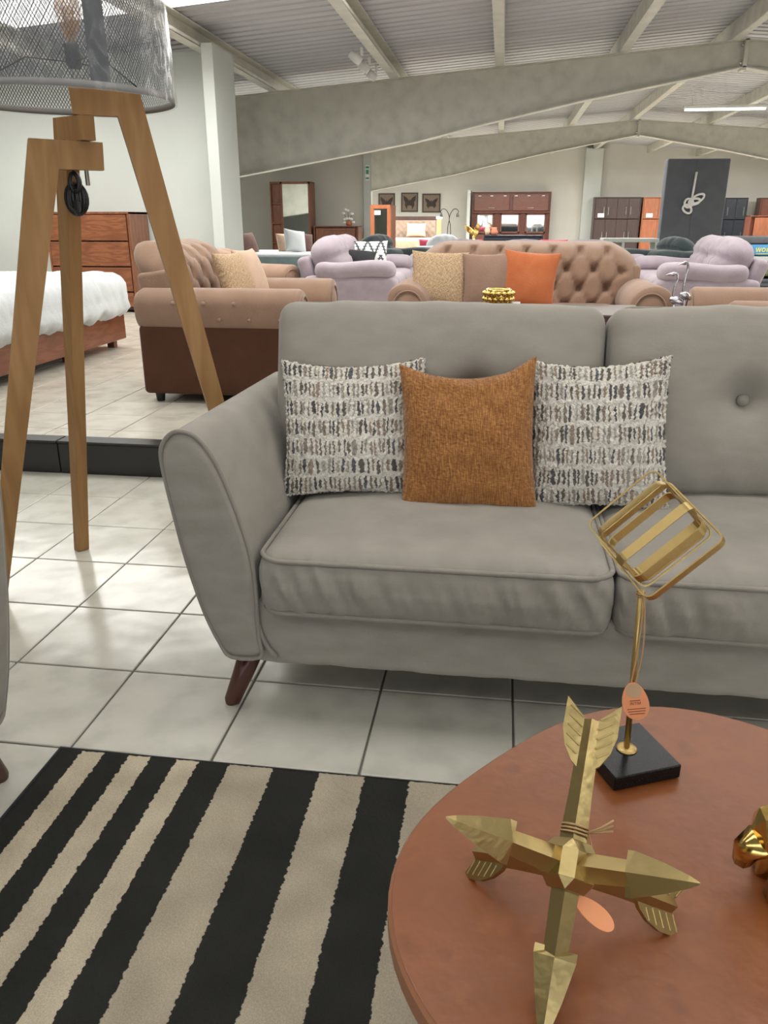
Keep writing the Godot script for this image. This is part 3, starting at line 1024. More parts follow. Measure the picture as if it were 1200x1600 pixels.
func build_lamp():
	var c = atz(123, 165, -2.3)
	var L = thing("tripod_lamp", "tripod floor lamp with wooden legs and dark wire-mesh drum shade", "floor lamp", Vector3(c.x, 0, c.z))
	var y3 = 1.478
	lamp_leg(L, y3, 0.07, -0.022, 0.162, 0.452, 0.062, 0.042, 0.04, 28.0, "lamp_wood")
	lamp_leg(L, y3 - 0.073, 0.062, -0.04, 0.12, 0.385, 0.058, 0.036, 0.04, 145.0, "lamp_wood")
	lamp_leg(L, y3 - 0.138, 0.072, -0.05, 0.142, 0.44, 0.068, 0.045, 0.04, 214.0, "lamp_wood")
	var st = S(true)
	lathe(st, [Vector2(0, -0.25), Vector2(0.006, -0.25), Vector2(0.006, 0.04), Vector2(0.009, 0.045), Vector2(0.009, 0.06), Vector2(0, 0.06)], 12)
	part(L, "bolt", st, "chrome", Vector3(0, y3, 0))
	st = S(true)
	lathe(st, [Vector2(0, 0.042), Vector2(0.016, 0.042), Vector2(0.017, 0.05), Vector2(0.02, 0.052), Vector2(0.021, 0.1), Vector2(0.018, 0.104), Vector2(0, 0.104)], 20)
	part(L, "lamp_socket", st, "black_plastic", Vector3(0, y3, 0))
	# carbon filament bulb
	st = S(true)
	lathe(st, [Vector2(0.012, 0.1), Vector2(0.015, 0.115), Vector2(0.024, 0.14), Vector2(0.032, 0.17), Vector2(0.034, 0.186), Vector2(0.029, 0.203), Vector2(0.016, 0.216), Vector2(0, 0.219)], 24)
	var bu = part(L, "light_bulb", st, "bulb_glass", Vector3(0, y3, 0))
	st = S(true)
	for k in 5:
		var a0 = TAU * k / 5
		var a1 = TAU * (k + 0.5) / 5
		tube(st, [Vector3(cos(a0) * 0.008, 0.115, sin(a0) * 0.008), Vector3(cos(a0) * 0.015, 0.185, sin(a0) * 0.015), Vector3(cos(a1) * 0.015, 0.19, sin(a1) * 0.015), Vector3(cos(a1) * 0.008, 0.115, sin(a1) * 0.008)], 0.0012, 4)
	part(bu, "filament", st, "filament")
	# wire mesh drum
	var yb = 1.44
	var hh = 0.42
	var r0 = 0.302
	var r1 = 0.288
	var sh = S(true)
	var n = 210
	var turnk = 0.30
	for dirn in [1.0, -1.0]:
		for k in n:
			for s in 10:
				var q = []
				for e in 2:
					var f: float = (s + e) / 10.0
					for o in [-0.5, 0.5]:
						var an: float = TAU * (k + o * 0.21) / n + dirn * f * turnk * 2.9
						var r: float = lerp(r0, r1, f) + dirn * 0.0004
						q.append(Vector3(cos(an) * r, f * hh, sin(an) * r))
				quad(sh, q[0], q[1], q[3], q[2])
	var shade = part(L, "shade", sh, "mesh_wire", Vector3(-0.045, yb, 0.01))
	for e in [[0.0, r0, "shade_hem"], [hh, r1, "shade_hem"]]:
		var hm = S(true)
		lathe(hm, [Vector2(e[1] - 0.003, e[0]), Vector2(e[1] + 0.003, e[0]), Vector2(e[1] + 0.003, e[0] + 0.016), Vector2(e[1] - 0.003, e[0] + 0.016), Vector2(e[1] - 0.003, e[0])], 64)
		part(shade, "hem", hm, e[2])
	var seam = S()
	for j in 6:
		var f0 = deg_to_rad(38.0 + j * 1.6)
		var f1 = deg_to_rad(38.0 + (j + 1) * 1.6)
		quad(seam, Vector3(cos(f0) * (r0 + 0.001), 0.0, sin(f0) * (r0 + 0.001)), Vector3(cos(f0) * (r1 + 0.001), hh, sin(f0) * (r1 + 0.001)), Vector3(cos(f1) * (r1 + 0.001), hh, sin(f1) * (r1 + 0.001)), Vector3(cos(f1) * (r0 + 0.001), 0.0, sin(f1) * (r0 + 0.001)))
	part(shade, "seam", seam, "mesh_wire")
	var nw = noise(91, 1.0, 3)
	var wr = S(true)
	var seg = 120
	var rows = 30
	var P = func(i, j):
		var an: float = TAU * (i % seg) / seg
		var f = float(j) / rows
		var r: float = lerp(r0, r1, f) + 0.007 + 0.005 * nw.get_noise_3d(cos(an) * 6, f * 2.0, sin(an) * 6) + 0.003 * nw.get_noise_3d(cos(an) * 25, f * 5.0, sin(an) * 25)
		return Vector3(cos(an) * r, lerp(-0.004, hh + 0.004, f), sin(an) * r)
	for i in seg:
		for j in rows:
			quad(wr, P.call(i, j), P.call(i, j + 1), P.call(i + 1, j + 1), P.call(i + 1, j))
	part(shade, "plastic_wrap", wr, "plastic_wrap")
	# spider: ring and three rods that carry the shade
	var sp = S(true)
	for k in 3:
		var an = TAU * k / 3 + 0.6
		tube(sp, [Vector3(cos(an) * 0.022, y3 + 0.06, sin(an) * 0.022), Vector3(cos(an) * 0.12, y3 + 0.066, sin(an) * 0.12), Vector3(cos(an) * (r0 - 0.004), yb + 0.01, sin(an) * (r0 - 0.004))], 0.002, 6)
	part(L, "spider", sp, "black_metal")
	# cord bundle hung from the bottom arm
	var cord = S(true)
	var dl = Basis(Vector3.UP, deg_to_rad(214.0))
	var cp: Vector3 = dl * Vector3(0.035, 0, 0.026)
	var yy = y3 - 0.18
	var nk = noise(92, 1.0, 2)
	tube(cord, [dl * Vector3(0.05, 0, 0.0) + Vector3(0, y3 - 0.136, 0), dl * Vector3(0.04, 0, 0.024) + Vector3(0, y3 - 0.139, 0), cp + Vector3(0, yy, 0), cp + Vector3(0.004, yy - 0.04, 0)], 0.0035, 6)
	for k in 10:
		var pts = []
		var big = k < 8
		var cy = yy - 0.105 if big else yy - 0.062
		for j in 20:
			var a = TAU * j / 20
			var rx = (0.032 - 0.0022 * k) if big else 0.014
			var ry = (0.042 - 0.0018 * k) if big else 0.024
			var tw = k * 0.37
			pts.append(cp + Vector3(cos(a) * rx * cos(tw) + (0.01 if not big else -0.004), cy - yy + yy + sin(a) * ry, cos(a) * rx * sin(tw) * 0.5 + 0.003 * k - 0.012))
		tube(cord, pts, 0.006, 6, true)
	for k in 3:
		var pts = []
		for j in 12:
			var a = TAU * j / 12
			pts.append(cp + Vector3(cos(a) * 0.013, yy - 0.068 - 0.006 * k, sin(a) * 0.016))
		tube(cord, pts, 0.003, 6, true)
	part(L, "power_cord", cord, "black_plastic")
	# plug
	part(L, "plug", bx(cp + Vector3(0.012, yy - 0.125, 0.02), Vector3(0.018, 0.03, 0.016), 0.004), "black_plastic")

const TH := 0.42
func table_r(a: float, k = 0.0) -> float:
	return 0.381 + 0.017 * cos(4.0 * (a - deg_to_rad(95.0))) + k

func build_table():
	var c = Vector3(0.304, 0, -0.72)
	var t = thing("coffee_table", "round-cornered coffee table with reddish brown top holding gold sculptures", "coffee table", c)
	var ring = func(k: float, y: float):
		var o = PackedVector3Array()
		for i in 96:
			var a = TAU * i / 96
			var r: float = table_r(a, k)
			o.append(Vector3(cos(a) * r, y, -sin(a) * r))
		return o
	var st = S()
	loft(st, [ring.call(-0.008, TH - 0.032), ring.call(0.0, TH - 0.028), ring.call(0.0, TH - 0.005), ring.call(-0.004, TH - 0.0012)], true, false)
	part(t, "top_edge", st, "table_edge")
	st = S()
	loft(st, [ring.call(-0.006, TH - 0.004), ring.call(-0.004, TH - 0.0005), ring.call(-0.0052, TH)], true, false)
	part(t, "table_top", st, "table_leather")
	for k in 4:
		var a = deg_to_rad(95.0 + 90.0 * k)
		part(t, "leg", leg_mesh(Vector3(cos(a) * 0.24, TH - 0.03, -sin(a) * 0.24), Vector3(cos(a) * 0.3, 0.012, -sin(a) * 0.3), 0.024, 0.015), "walnut")
	build_jack()
	build_cube_sculpture()
	build_animal()

# leather look price tag hung on twine, in local xy, hole at the origin
func price_tag(parent, w: float, h: float, xf: Transform3D, lines: bool):
	var poly = PackedVector2Array()
	for k in 32:
		var a = TAU * k / 32
		var v = sin(a)
		poly.append(Vector2(cos(a) * w / 2 * (0.86 - 0.14 * v), v * h / 2 - h * 0.42))
	var st = S()
	prism(st, poly, -0.0006, 0.0006, Transform3D(), true)
	var tg = part(parent, "price_tag", st, "tag_card")
	tg.transform = xf
	if lines:
		st = S()
		var cir = PackedVector2Array()
		for k in 18: cir.append(Vector2(cos(TAU * k / 18) * w * 0.26, sin(TAU * k / 18) * w * 0.26 - h * 0.14))
		prism(st, cir, 0.0006, 0.0009)
		part(tg, "stamp", st, "tag_stamp")
		for r in [[0.46, 0.34], [0.68, 0.6], [0.745, 0.56], [0.81, 0.5]]:
			part(tg, "print_line", bx(Vector3(0, -h * r[0] + h * 0.06, 0.0008), Vector3(w * r[1], 0.0011, 0.0003), 0.0), "tag_ink")
		var tm = TextMesh.new()
		tm.text = "INTIM"
		tm.font = SystemFont.new()
		tm.font_size = 16
		tm.pixel_size = 0.00032
		tm.depth = 0.0003
		part(tg, "lettering", tm, "tag_ink", Vector3(0, -h * 0.47, 0.0008))
	return tg

func build_jack():
	var g = thing("arrow_jack", "gold cast jack of three crossed arrows on the coffee table", "sculpture", Vector3(0.0966, 0.5209 + 0.002, -0.6502))
	var O = Vector3.ZERO
	var A = Vector3(0.0706 - 0.0966, 0.4195 - 0.5209, -0.5341 + 0.6502).normalized()
	var B = Vector3(-0.0256 - 0.0966, 0.6064 - 0.5209, -0.603 + 0.6502).normalized()
	var C = Vector3(0.1907 - 0.0966, 0.6038 - 0.5209, -0.5568 + 0.6502).normalized()
	var hub = S()
	var hb = Basis(A, B, A.cross(B).normalized())
	box(hub, O, Vector3(0.048, 0.048, 0.048), 0.011, hb)
	part(g, "hub", hub, "brass")
	for q in [[A, B], [B, C], [C, A]]:
		var d: Vector3 = q[0]
		var nrm: Vector3 = Vector3(-0.12, 0.72, 0.68)
		nrm = (nrm - d * nrm.dot(d)).normalized()
		var side: Vector3 = d.cross(nrm).normalized()
		var b = Basis(side, d, nrm)     # x = side, y = along the arrow
		var st = S()
		# diamond shaft, thicker towards the hub
		var rg = func(y: float, w: float, h: float):
			return PackedVector3Array([b * Vector3(w, y, 0), b * Vector3(0, y, -h), b * Vector3(-w, y, 0), b * Vector3(0, y, h)])
		loft(st, [rg.call(-0.150, 0.011, 0.0095), rg.call(-0.075, 0.0118, 0.0105), rg.call(-0.022, 0.0138, 0.0125), rg.call(0.022, 0.0138, 0.0125), rg.call(0.08, 0.0118, 0.0105), rg.call(0.1, 0.0085, 0.0075)], true, false)
		part(g, "shaft", st, "brass")
		# head: flat barbed diamond pyramid
		st = S()
		var n = 5
		var rings = []
		for r in [[0.076, 0.0205, 0.002], [0.0845, 0.0205, 0.0115], [0.12, 0.0128, 0.0072], [0.147, 0.0052, 0.0029], [0.158, 0.0008, 0.0004]]:
			rings.append(rg.call(r[0], r[1], r[2]))
		loft(st, rings, true, false)
		part(g, "arrow_head", st, "brass")
		# fletching: two swept vanes with ribs
		for s in [-1.0, 1.0]:
			st = S()
			var xf = Transform3D(b, O)
			var poly = PackedVector2Array([Vector2(s * 0.005, -0.095), Vector2(s * 0.015, -0.103), Vector2(s * 0.024, -0.118), Vector2(s * 0.029, -0.137), Vector2(s * 0.029, -0.172), Vector2(s * 0.006, -0.150)])
			prism(st, poly, -0.0028, 0.0028, xf)
			var v = part(g, "fletching", st, "brass")
			for k in 5:
				st = S()
				var y0 = -0.106 - k * 0.0105
				box(st, xf * Vector3(s * 0.0165, y0 - 0.009, 0), Vector3(0.019 - 0.004 * max(0, 1 - k), 0.002, 0.0078), 0.0005, b * Basis(Vector3(0, 0, 1), -s * 0.62))
				part(v, "rib", st, "brass")
	# twine round the raised shaft and its tag
	var st = S(true)
	for k in 3:
		var pts = []
		for j in 14:
			var a = TAU * j / 14
			var x = A.cross(Vector3.UP).normalized()
			var y = A.cross(x).normalized()
			pts.append(-A * (0.031 + 0.0035 * k) + x * cos(a) * 0.0135 + y * sin(a) * 0.0125)
		tube(st, pts, 0.0011, 5, true)
	var kn = -A * 0.034 + Vector3(0.013, 0.004, 0.006)
	for k in 3:
		tube(st, [kn, kn + Vector3(0.012, 0.004 + 0.003 * k, 0.002), kn + Vector3(0.024, 0.009 + 0.005 * k - 0.004, -0.002 * k)], 0.0012, 5)
	tube(st, [kn, kn + Vector3(0.006, -0.02, 0.004), Vector3(0.014, -0.028, 0.012), Vector3(0.010, -0.034, 0.02)], 0.0009, 5)
	part(g, "twine", st, "twine")
	var tb = Basis.from_euler(Vector3(deg_to_rad(-48), deg_to_rad(52), deg_to_rad(28)))
	price_tag(g, 0.026, 0.052, Transform3D(tb, Vector3(0.008, -0.026, 0.018)), false)

func hoop(side: float, width: float, th: float, r: float) -> SurfaceTool:
	# rounded square band lying in xy, band width along z
	var st = S()
	var o = rrect(side, side, r, 5)
	var i = rrect(side - 2 * th, side - 2 * th, r - th, 5)
	var n = o.size()
	for k in n:
		var k2 = (k + 1) % n
		var z = width / 2
		quad(st, Vector3(o[k].x, o[k].y, -z), Vector3(o[k2].x, o[k2].y, -z), Vector3(o[k2].x, o[k2].y, z), Vector3(o[k].x, o[k].y, z))
		quad(st, Vector3(i[k].x, i[k].y, z), Vector3(i[k2].x, i[k2].y, z), Vector3(i[k2].x, i[k2].y, -z), Vector3(i[k].x, i[k].y, -z))
		quad(st, Vector3(o[k].x, o[k].y, z), Vector3(o[k2].x, o[k2].y, z), Vector3(i[k2].x, i[k2].y, z), Vector3(i[k].x, i[k].y, z))
		quad(st, Vector3(i[k].x, i[k].y, -z), Vector3(i[k2].x, i[k2].y, -z), Vector3(o[k2].x, o[k2].y, -z), Vector3(o[k].x, o[k].y, -z))
	return st

func build_cube_sculpture():
	var base = Vector3(0.205, TH, -0.966)
	var s = thing("cube_sculpture", "gold open cube of metal bands on a rod and black granite base", "sculpture", base)
	var b = S()
	# granite slab turned as in the picture
	box(b, Vector3(0, 0.0115, 0), Vector3(0.102, 0.021, 0.102), 0.0015, Basis(Vector3.UP, deg_to_rad(24)))
	part(s, "stone_base", b, "granite", Vector3(0.002, 0, 0))
	b = S(true)
	lathe(b, [Vector2(0, 0.022), Vector2(0.0145, 0.022), Vector2(0.0145, 0.0235), Vector2(0.011, 0.0255), Vector2(0, 0.026)], 24)
	part(s, "flange", b, "brass_bar")
	var top = atz(1002, 922, -0.964) - base
	b = S(true)
	tube(b, [Vector3(0, 0.022, 0), top * 0.5 + Vector3(0, 0.011, 0), top], 0.0042, 10)
	part(s, "rod", b, "brass_bar")
	# cage
	var cc = atz(1014, 826, -0.964) - base
	var cage = Node3D.new()
	cage.name = "cage"
	s.add_child(cage)
	# square hoops that share one axis and are turned about it by different angles
	var sight = (cc + base - Vector3(0, CAM_H, 0)).normalized()
	var ax = (rt * 0.778 + up * 0.628)
	ax = (ax - sight * ax.dot(sight)).normalized()
	var nn = -sight
	var ee = nn.cross(ax).normalized() * -1.0
	for q in [[0.0, 0.0, 0.0, 0.109], [33.0, 0.0185, -0.012, 0.118], [-75.0, 0.0206, -0.006, 0.108], [56.0, 0.012, -0.022, 0.106], [-34.0, 0.006, -0.034, 0.104]]:
		var a = deg_to_rad(q[0])
		var y = ee * cos(a) + nn * sin(a)
		var h = part(cage, "band", hoop(q[3], 0.0115, 0.0020, 0.011), "brass_bar")
		h.transform = Transform3D(Basis(ax, y, ax.cross(y)), cc + ee * q[1] + nn * q[2])
	# twine and tag
	b = S(true)
	for k in 2:
		var pts = []
		for j in 12:
			var a = TAU * j / 12
			pts.append(top + Vector3(cos(a) * 0.0055, -0.004 - 0.003 * k, sin(a) * 0.0055))
		tube(b, pts, 0.0011, 5, true)
	var tagp = atz(988, 1074, -0.955) - base
	for k in 2:
		tube(b, smooth_path([top + Vector3(0.004, -0.004, 0.005), top * 0.7 + Vector3(0.006 * (k + 0.3), 0.006, 0.006), top * 0.5 + Vector3(-0.003 + 0.006 * k, 0.0, 0.007), tagp], 4), 0.0011, 5)
	tube(b, [top + Vector3(0.004, -0.004, 0.005), top + Vector3(0.010, -0.010, 0.006), top + Vector3(0.017, -0.008, 0.004)], 0.0013, 5)
	part(s, "twine", b, "twine")
	price_tag(s, 0.040, 0.054, Transform3D(Basis.from_euler(Vector3(deg_to_rad(-8), deg_to_rad(-6), deg_to_rad(14))), tagp + Vector3(0, 0.003, 0)), true)


func build_animal():
	# polished gold faceted animal figurine, mostly beyond the picture's edge
	var p = aty(1178, 1392, TH)
	var a = thing("gold_animal", "polished gold faceted animal figurine at the coffee table edge", "figurine", Vector3(p.x + 0.028, TH, p.z - 0.012))
	a.scale = Vector3.ONE * 1.25
	var st = S()
	var ring = func(x: float, cy: float, rx: float, ry: float, rot: float):
		var o = PackedVector3Array()
		for k in 7:
			var t: float = TAU * k / 7 + rot
			o.append(Vector3(x, cy + sin(t) * ry, -cos(t) * rx))
		return o
	var rings = [ring.call(-0.030, 0.056, 0.006, 0.008, 0.2), ring.call(-0.024, 0.058, 0.020, 0.022, 0.2), ring.call(-0.005, 0.062, 0.028, 0.028, 0.35), ring.call(0.03, 0.064, 0.032, 0.031, 0.5), ring.call(0.07, 0.062, 0.031, 0.03, 0.6), ring.call(0.10, 0.058, 0.024, 0.026, 0.7), ring.call(0.113, 0.054, 0.008, 0.01, 0.7)]
	for r in rings: r.reverse()
	loft(st, rings, true, false)
	part(a, "body", st, "gold_shiny")
	for q in [[0.0, -0.016], [0.0, 0.018], [0.085, -0.016], [0.085, 0.018]]:
		st = S()
		tube(st, [Vector3(q[0], 0.045, q[1]), Vector3(q[0] - 0.003, 0.02, q[1]), Vector3(q[0] - 0.004, 0.001, q[1])], [0.015, 0.0125, 0.0135], 6)
		part(a, "leg", st, "gold_shiny")
	st = S()
	tube(st, [Vector3(-0.022, 0.052, 0.004), Vector3(-0.034, 0.040, 0.004), Vector3(-0.036, 0.026, 0.004)], [0.016, 0.012, 0.008], 6)
	part(a, "muzzle", st, "gold_shiny")
	for s in [-1.0, 1.0]:
		st = S()
		loft(st, [PackedVector3Array([Vector3(-0.006, 0.07, s * 0.022), Vector3(0.006, 0.07, s * 0.024), Vector3(0.0, 0.076, s * 0.016)]), PackedVector3Array([Vector3(-0.006, 0.078, s * 0.03), Vector3(-0.001, 0.078, s * 0.031), Vector3(-0.003, 0.082, s * 0.028)])], true, false)
		part(a, "ear", st, "gold_shiny")

# rolled-arm tufted sofa or chair. Local frame: faces +z, origin at floor centre. w = total width, d = depth
func tufted_seat(called, label, category, at: Vector3, turn: float, w: float, d: float, arm_h: float, back_h: float, group = "") -> Node3D:
	var o = thing(called, label, category, at, turn, group)
	var aw = 0.24
	# skirt body
	part(o, "body", soft(Vector3(w / 2 - 0.02, (arm_h - 0.25) / 2, d / 2 - 0.03), 0.025, 8), "velvet_tan_dark", Vector3(0, 0.05 + (arm_h - 0.25) / 2, 0)).set_meta("label", "dark brown outer fabric panel")
	for s in [-1.0, 1.0]:
		var ax: float = s * (w / 2 - aw / 2)
		# upper roll of the arm
		var outline = []
		for k in 28:
			var a = TAU * k / 28
			var ex = cos(a); var ey = sin(a)
			outline.append(Vector2(ax + ex * aw / 2 * (1.0 + 0.12 * max(ey, 0.0)) + s * 0.02 * max(ey, 0.0), arm_h - 0.125 + ey * 0.125))
		var rings = []
		for r in [[d / 2 - 0.006, 0.7], [d / 2 - 0.01, 0.92], [d / 2 - 0.03, 1.0], [0.0, 1.0], [-d / 2 + 0.06, 1.0], [-d / 2 + 0.02, 0.8]]:
			var c = Vector2(ax, arm_h - 0.125)
			var rg = PackedVector3Array()
			for q in outline:
				var v: Vector2 = c + (q - c) * r[1]
				rg.append(Vector3(v.x, v.y, r[0]))
			rings.append(rg)
		for rg in rings: rg.reverse()
		var st = S(true)
		loft(st, rings, true, true)
		var arm = part(o, "arm", st, "velvet_tan")
		# front oval with piping
		var pts = PackedVector3Array()
		for k in 24:
			var a = TAU * k / 24
			pts.append(Vector3(ax + cos(a) * aw * 0.36, arm_h - 0.135 + sin(a) * 0.095, d / 2 - 0.002))
		st = S(true)
		tube(st, pts, 0.006, 5, true)
		part(arm, "piping", st, "velvet_tan")
		st = S(true)
		lathe(st, [Vector2(aw * 0.35, 0.0), Vector2(aw * 0.3, 0.008), Vector2(0, 0.014)], 20, Transform3D(Basis(Vector3(1, 0, 0), PI / 2), Vector3(ax, arm_h - 0.135, d / 2 - 0.01)))
		part(arm, "front_panel", st, "velvet_tan")
		# buttons along the outside
		for row in 2:
			for k in 3 + row % 2:
				st = S(true)
				lathe(st, [Vector2(0, 0.006), Vector2(0.012, 0.003), Vector2(0.012, -0.004)].duplicate(), 10, Transform3D(Basis(Vector3(0, 0, 1), -s * PI / 2), Vector3(ax + s * (aw / 2 + 0.012 - row * 0.012), arm_h - 0.075 - row * 0.085, -d / 2 + 0.26 + k * 0.17 + row * 0.08)))
				part(arm, "button", st, "velvet_tan")
	# seat cushion
	part(o, "seat_cushion", soft(Vector3(w / 2 - aw - 0.005, 0.09, d / 2 - 0.12), 0.05, 14), "velvet_tan", Vector3(0, arm_h - 0.24, 0.07))
	# tufted rolled back
	var bw = w / 2 - 0.10
	var bh = (back_h - 0.2) / 2
	var lat = []
	var step = 0.17
	for r in range(-2, 3):
		for k in range(-8, 9):
			lat.append(Vector2(k * step + (step / 2 if r % 2 != 0 else 0.0), r * 0.115))
	part(o, "tufted_back", soft(Vector3(bw, bh, 0.12), 0.11, int(120.0 * bw), func(p, nrm):
		var q: Vector3 = p
		var u: float = p.x / bw; var v: float = p.y / bh
		if nrm.z > 0.15:
			var best = 9.0
			var pv = Vector2(p.x, p.y - 0.03)
			for c in lat:
				if abs(c.x) < bw - 0.06 and abs(c.y) < bh - 0.02: best = min(best, pv.distance_squared_to(c))
			best = sqrt(best)
			var inside: float = smoothstep(1.0, 0.75, abs(u)) * smoothstep(1.05, 0.8, abs(v))
			var k1 = (pv.x / step + pv.y / 0.23); var k2 = (pv.x / step - pv.y / 0.23)
			var c1: float = abs(k1 - round(k1)); var c2: float = abs(k2 - round(k2))
			q.z += (0.03 - 0.07 * exp(-pow(best / 0.026, 2.0)) - 0.022 * max(exp(-pow(c1 / 0.07, 2.0)), exp(-pow(c2 / 0.07, 2.0)))) * inside
		# top roll bends back, shoulders drop
		if v > 0.3: q.z -= 0.09 * pow((v - 0.3) / 0.7, 2.0)
		q.y -= 0.06 * smoothstep(0.7, 1.0, abs(u)) * smoothstep(-0.2, 1.0, v)
		return q), "velvet_tan", Vector3(0, 0.2 + bh, -d / 2 + 0.16), Vector3(-6, 0, 0))
	for s in [-1.0, 1.0]:
		part(o, "back_side_panel", soft(Vector3(0.03, bh * 0.66, 0.10), 0.025, 8), "velvet_tan", Vector3(s * (bw - 0.015), 0.2 + bh * 0.86, -d / 2 + 0.15), Vector3(-8, 0, 0))
	for q in [[-1, -1], [1, -1], [-1, 1], [1, 1]]:
		var st = S(true)
		lathe(st, [Vector2(0.022, 0.0), Vector2(0.026, 0.03), Vector2(0.03, 0.06)], 12)
		part(o, "foot", st, "black_plastic", Vector3(q[0] * (w / 2 - 0.08), 0, q[1] * (d / 2 - 0.1)))
	return o

# puffy recliner sofa: faces +z. lobes = number of back cushions
func plush_seat(called, label, category, at: Vector3, turn: float, w: float, lobes: int, back_h: float, mt, group = "") -> Node3D:
	var o = thing(called, label, category, at, turn, group)
	var d = 0.92
	part(o, "body", soft(Vector3(w / 2 - 0.02, 0.19, d / 2 - 0.05), 0.04, 8), mt, Vector3(0, 0.2, 0))
	for s in [-1.0, 1.0]:
		part(o, "arm", soft(Vector3(0.11, 0.24, d / 2 - 0.04), 0.05, 10), mt, Vector3(s * (w / 2 - 0.11), 0.27, 0.0))
		part(o, "arm_pad", soft(Vector3(0.13, 0.075, d / 2 - 0.1), 0.07, 14, func(p, nrm):
			var q: Vector3 = p
			q.y += 0.012 * sin(p.z * 9.0)
			return q), mt, Vector3(s * (w / 2 - 0.12), 0.56, 0.04))
	var iw = w - 0.44
	for k in lobes:
		var lw = iw / lobes
		var cx = -iw / 2 + lw * (k + 0.5)
		part(o, "seat_cushion", soft(Vector3(lw / 2 - 0.004, 0.08, d / 2 - 0.14), 0.07, 10), mt, Vector3(cx, 0.44, 0.1))
		var nz = noise(200 + k, 1.0, 2)
		part(o, "back_cushion", soft(Vector3(lw / 2 + 0.02, back_h / 2 - 0.17, 0.14), 0.13, 24, func(p, nrm):
			var q: Vector3 = p
			var u: float = p.x / (lw / 2); var v: float = p.y / (back_h / 2 - 0.17)
			if nrm.z > 0.1: q.z += 0.02 * (1 - u * u) - 0.03 * exp(-pow((v - 0.25) / 0.06, 2.0)) + 0.012 * nz.get_noise_2d(p.x * 12, p.y * 5)
			if v > 0.0: q.y -= 0.05 * u * u * v
			if abs(u) < 2.0: q.x *= 1.0 + 0.06 * sin(v * 2.4)
			return q), mt, Vector3(cx, back_h / 2 + 0.16, -d / 2 + 0.22), Vector3(-16, 0, 0))
	part(o, "back_frame", soft(Vector3(iw / 2 + 0.05, back_h / 2 - 0.14, 0.06), 0.05, 8), mt, Vector3(0, back_h / 2 - 0.04, -d / 2 + 0.08), Vector3(-18, 0, 0))
	return o

func throw_pillow(called, label, at: Vector3, w, h, t, mt, rot: Vector3, group = ""):
	var o = thing(called, label, "pillow", at, 0, group)
	part(o, "cover", pillow(w, h, t, 22, 0.08), mt)
	o.rotation_degrees = rot
	return o

# chest or cabinet with its front to +z, origin at floor centre of the front; fronts: [x0, y0, x1, y1, kind, handle]
func cabinet(called, label, category, at: Vector3, turn: float, sz: Vector3, body_mat, front_mat, fronts: Array, group = "") -> Node3D:
	var o = thing(called, label, category, at, turn, group)
	var w = sz.x; var h = sz.y; var d = sz.z
	var tk = 0.025
	for s in [-1.0, 1.0]: part(o, "side_panel", bx(Vector3(s * (w / 2 - tk / 2), h / 2, -d / 2), Vector3(tk, h, d), 0.002), body_mat)
	part(o, "top_panel", bx(Vector3(0, h - tk / 2, -d / 2), Vector3(w, tk, d + 0.01), 0.003), body_mat)
	part(o, "carcass", bx(Vector3(0, h / 2, -d / 2 - 0.03), Vector3(w - 0.04, h - 0.04, d - 0.09), 0.0), body_mat)
	for f in fronts:
		var c = Vector3((f[0] + f[2]) / 2 - w / 2, (f[1] + f[3]) / 2, 0.0)
		var s = Vector3(f[2] - f[0] - 0.006, f[3] - f[1] - 0.006, 0.022)
		var kind: String = f[4]
		var dr
		if kind == "mirror" or kind == "glass_door":
			var fr = S()
			var b = 0.05 if s.x > 0.3 else 0.03
			box(fr, c + Vector3(-s.x / 2 + b / 2, 0, 0), Vector3(b, s.y, 0.022), 0.003)
			box(fr, c + Vector3(s.x / 2 - b / 2, 0, 0), Vector3(b, s.y, 0.022), 0.003)
			box(fr, c + Vector3(0, s.y / 2 - b / 2, 0), Vector3(s.x, b, 0.022), 0.003)
			box(fr, c + Vector3(0, -s.y / 2 + b / 2, 0), Vector3(s.x, b, 0.022), 0.003)
			dr = part(o, "door", fr, front_mat)
			part(dr, "mirror_pane", bx(c + Vector3(0, 0, 0.0), Vector3(s.x - b * 1.6, s.y - b * 1.6, 0.008), 0.0), "mirror")
		elif kind == "recess":
			for k in 5: part(o, "shelf", bx(Vector3(c.x, f[1] + (f[3] - f[1]) * k / 4.0, -0.03), Vector3(s.x, 0.025, 0.08), 0.002), body_mat)
			continue
		elif kind == "panel_door":
			var fr = S()
			box(fr, c, s, 0.003)
			dr = part(o, "door", fr, front_mat)
			part(dr, "moulding", bx(c + Vector3(0, 0, 0.009), Vector3(s.x - 0.12, s.y - 0.1, 0.014), 0.006), front_mat)
		else:
			dr = part(o, kind, bx(c, s, 0.003), front_mat)
		if f.size() > 5:
			var hd: Array = f[5]    # [x, y, length, vertical]
			var hs = Vector3(0.014, hd[2], 0.02) if hd[3] else Vector3(hd[2], 0.014, 0.02)
			part(dr, "handle", bx(Vector3(hd[0] - w / 2, hd[1], 0.025), hs, 0.003), "chrome")
	return o

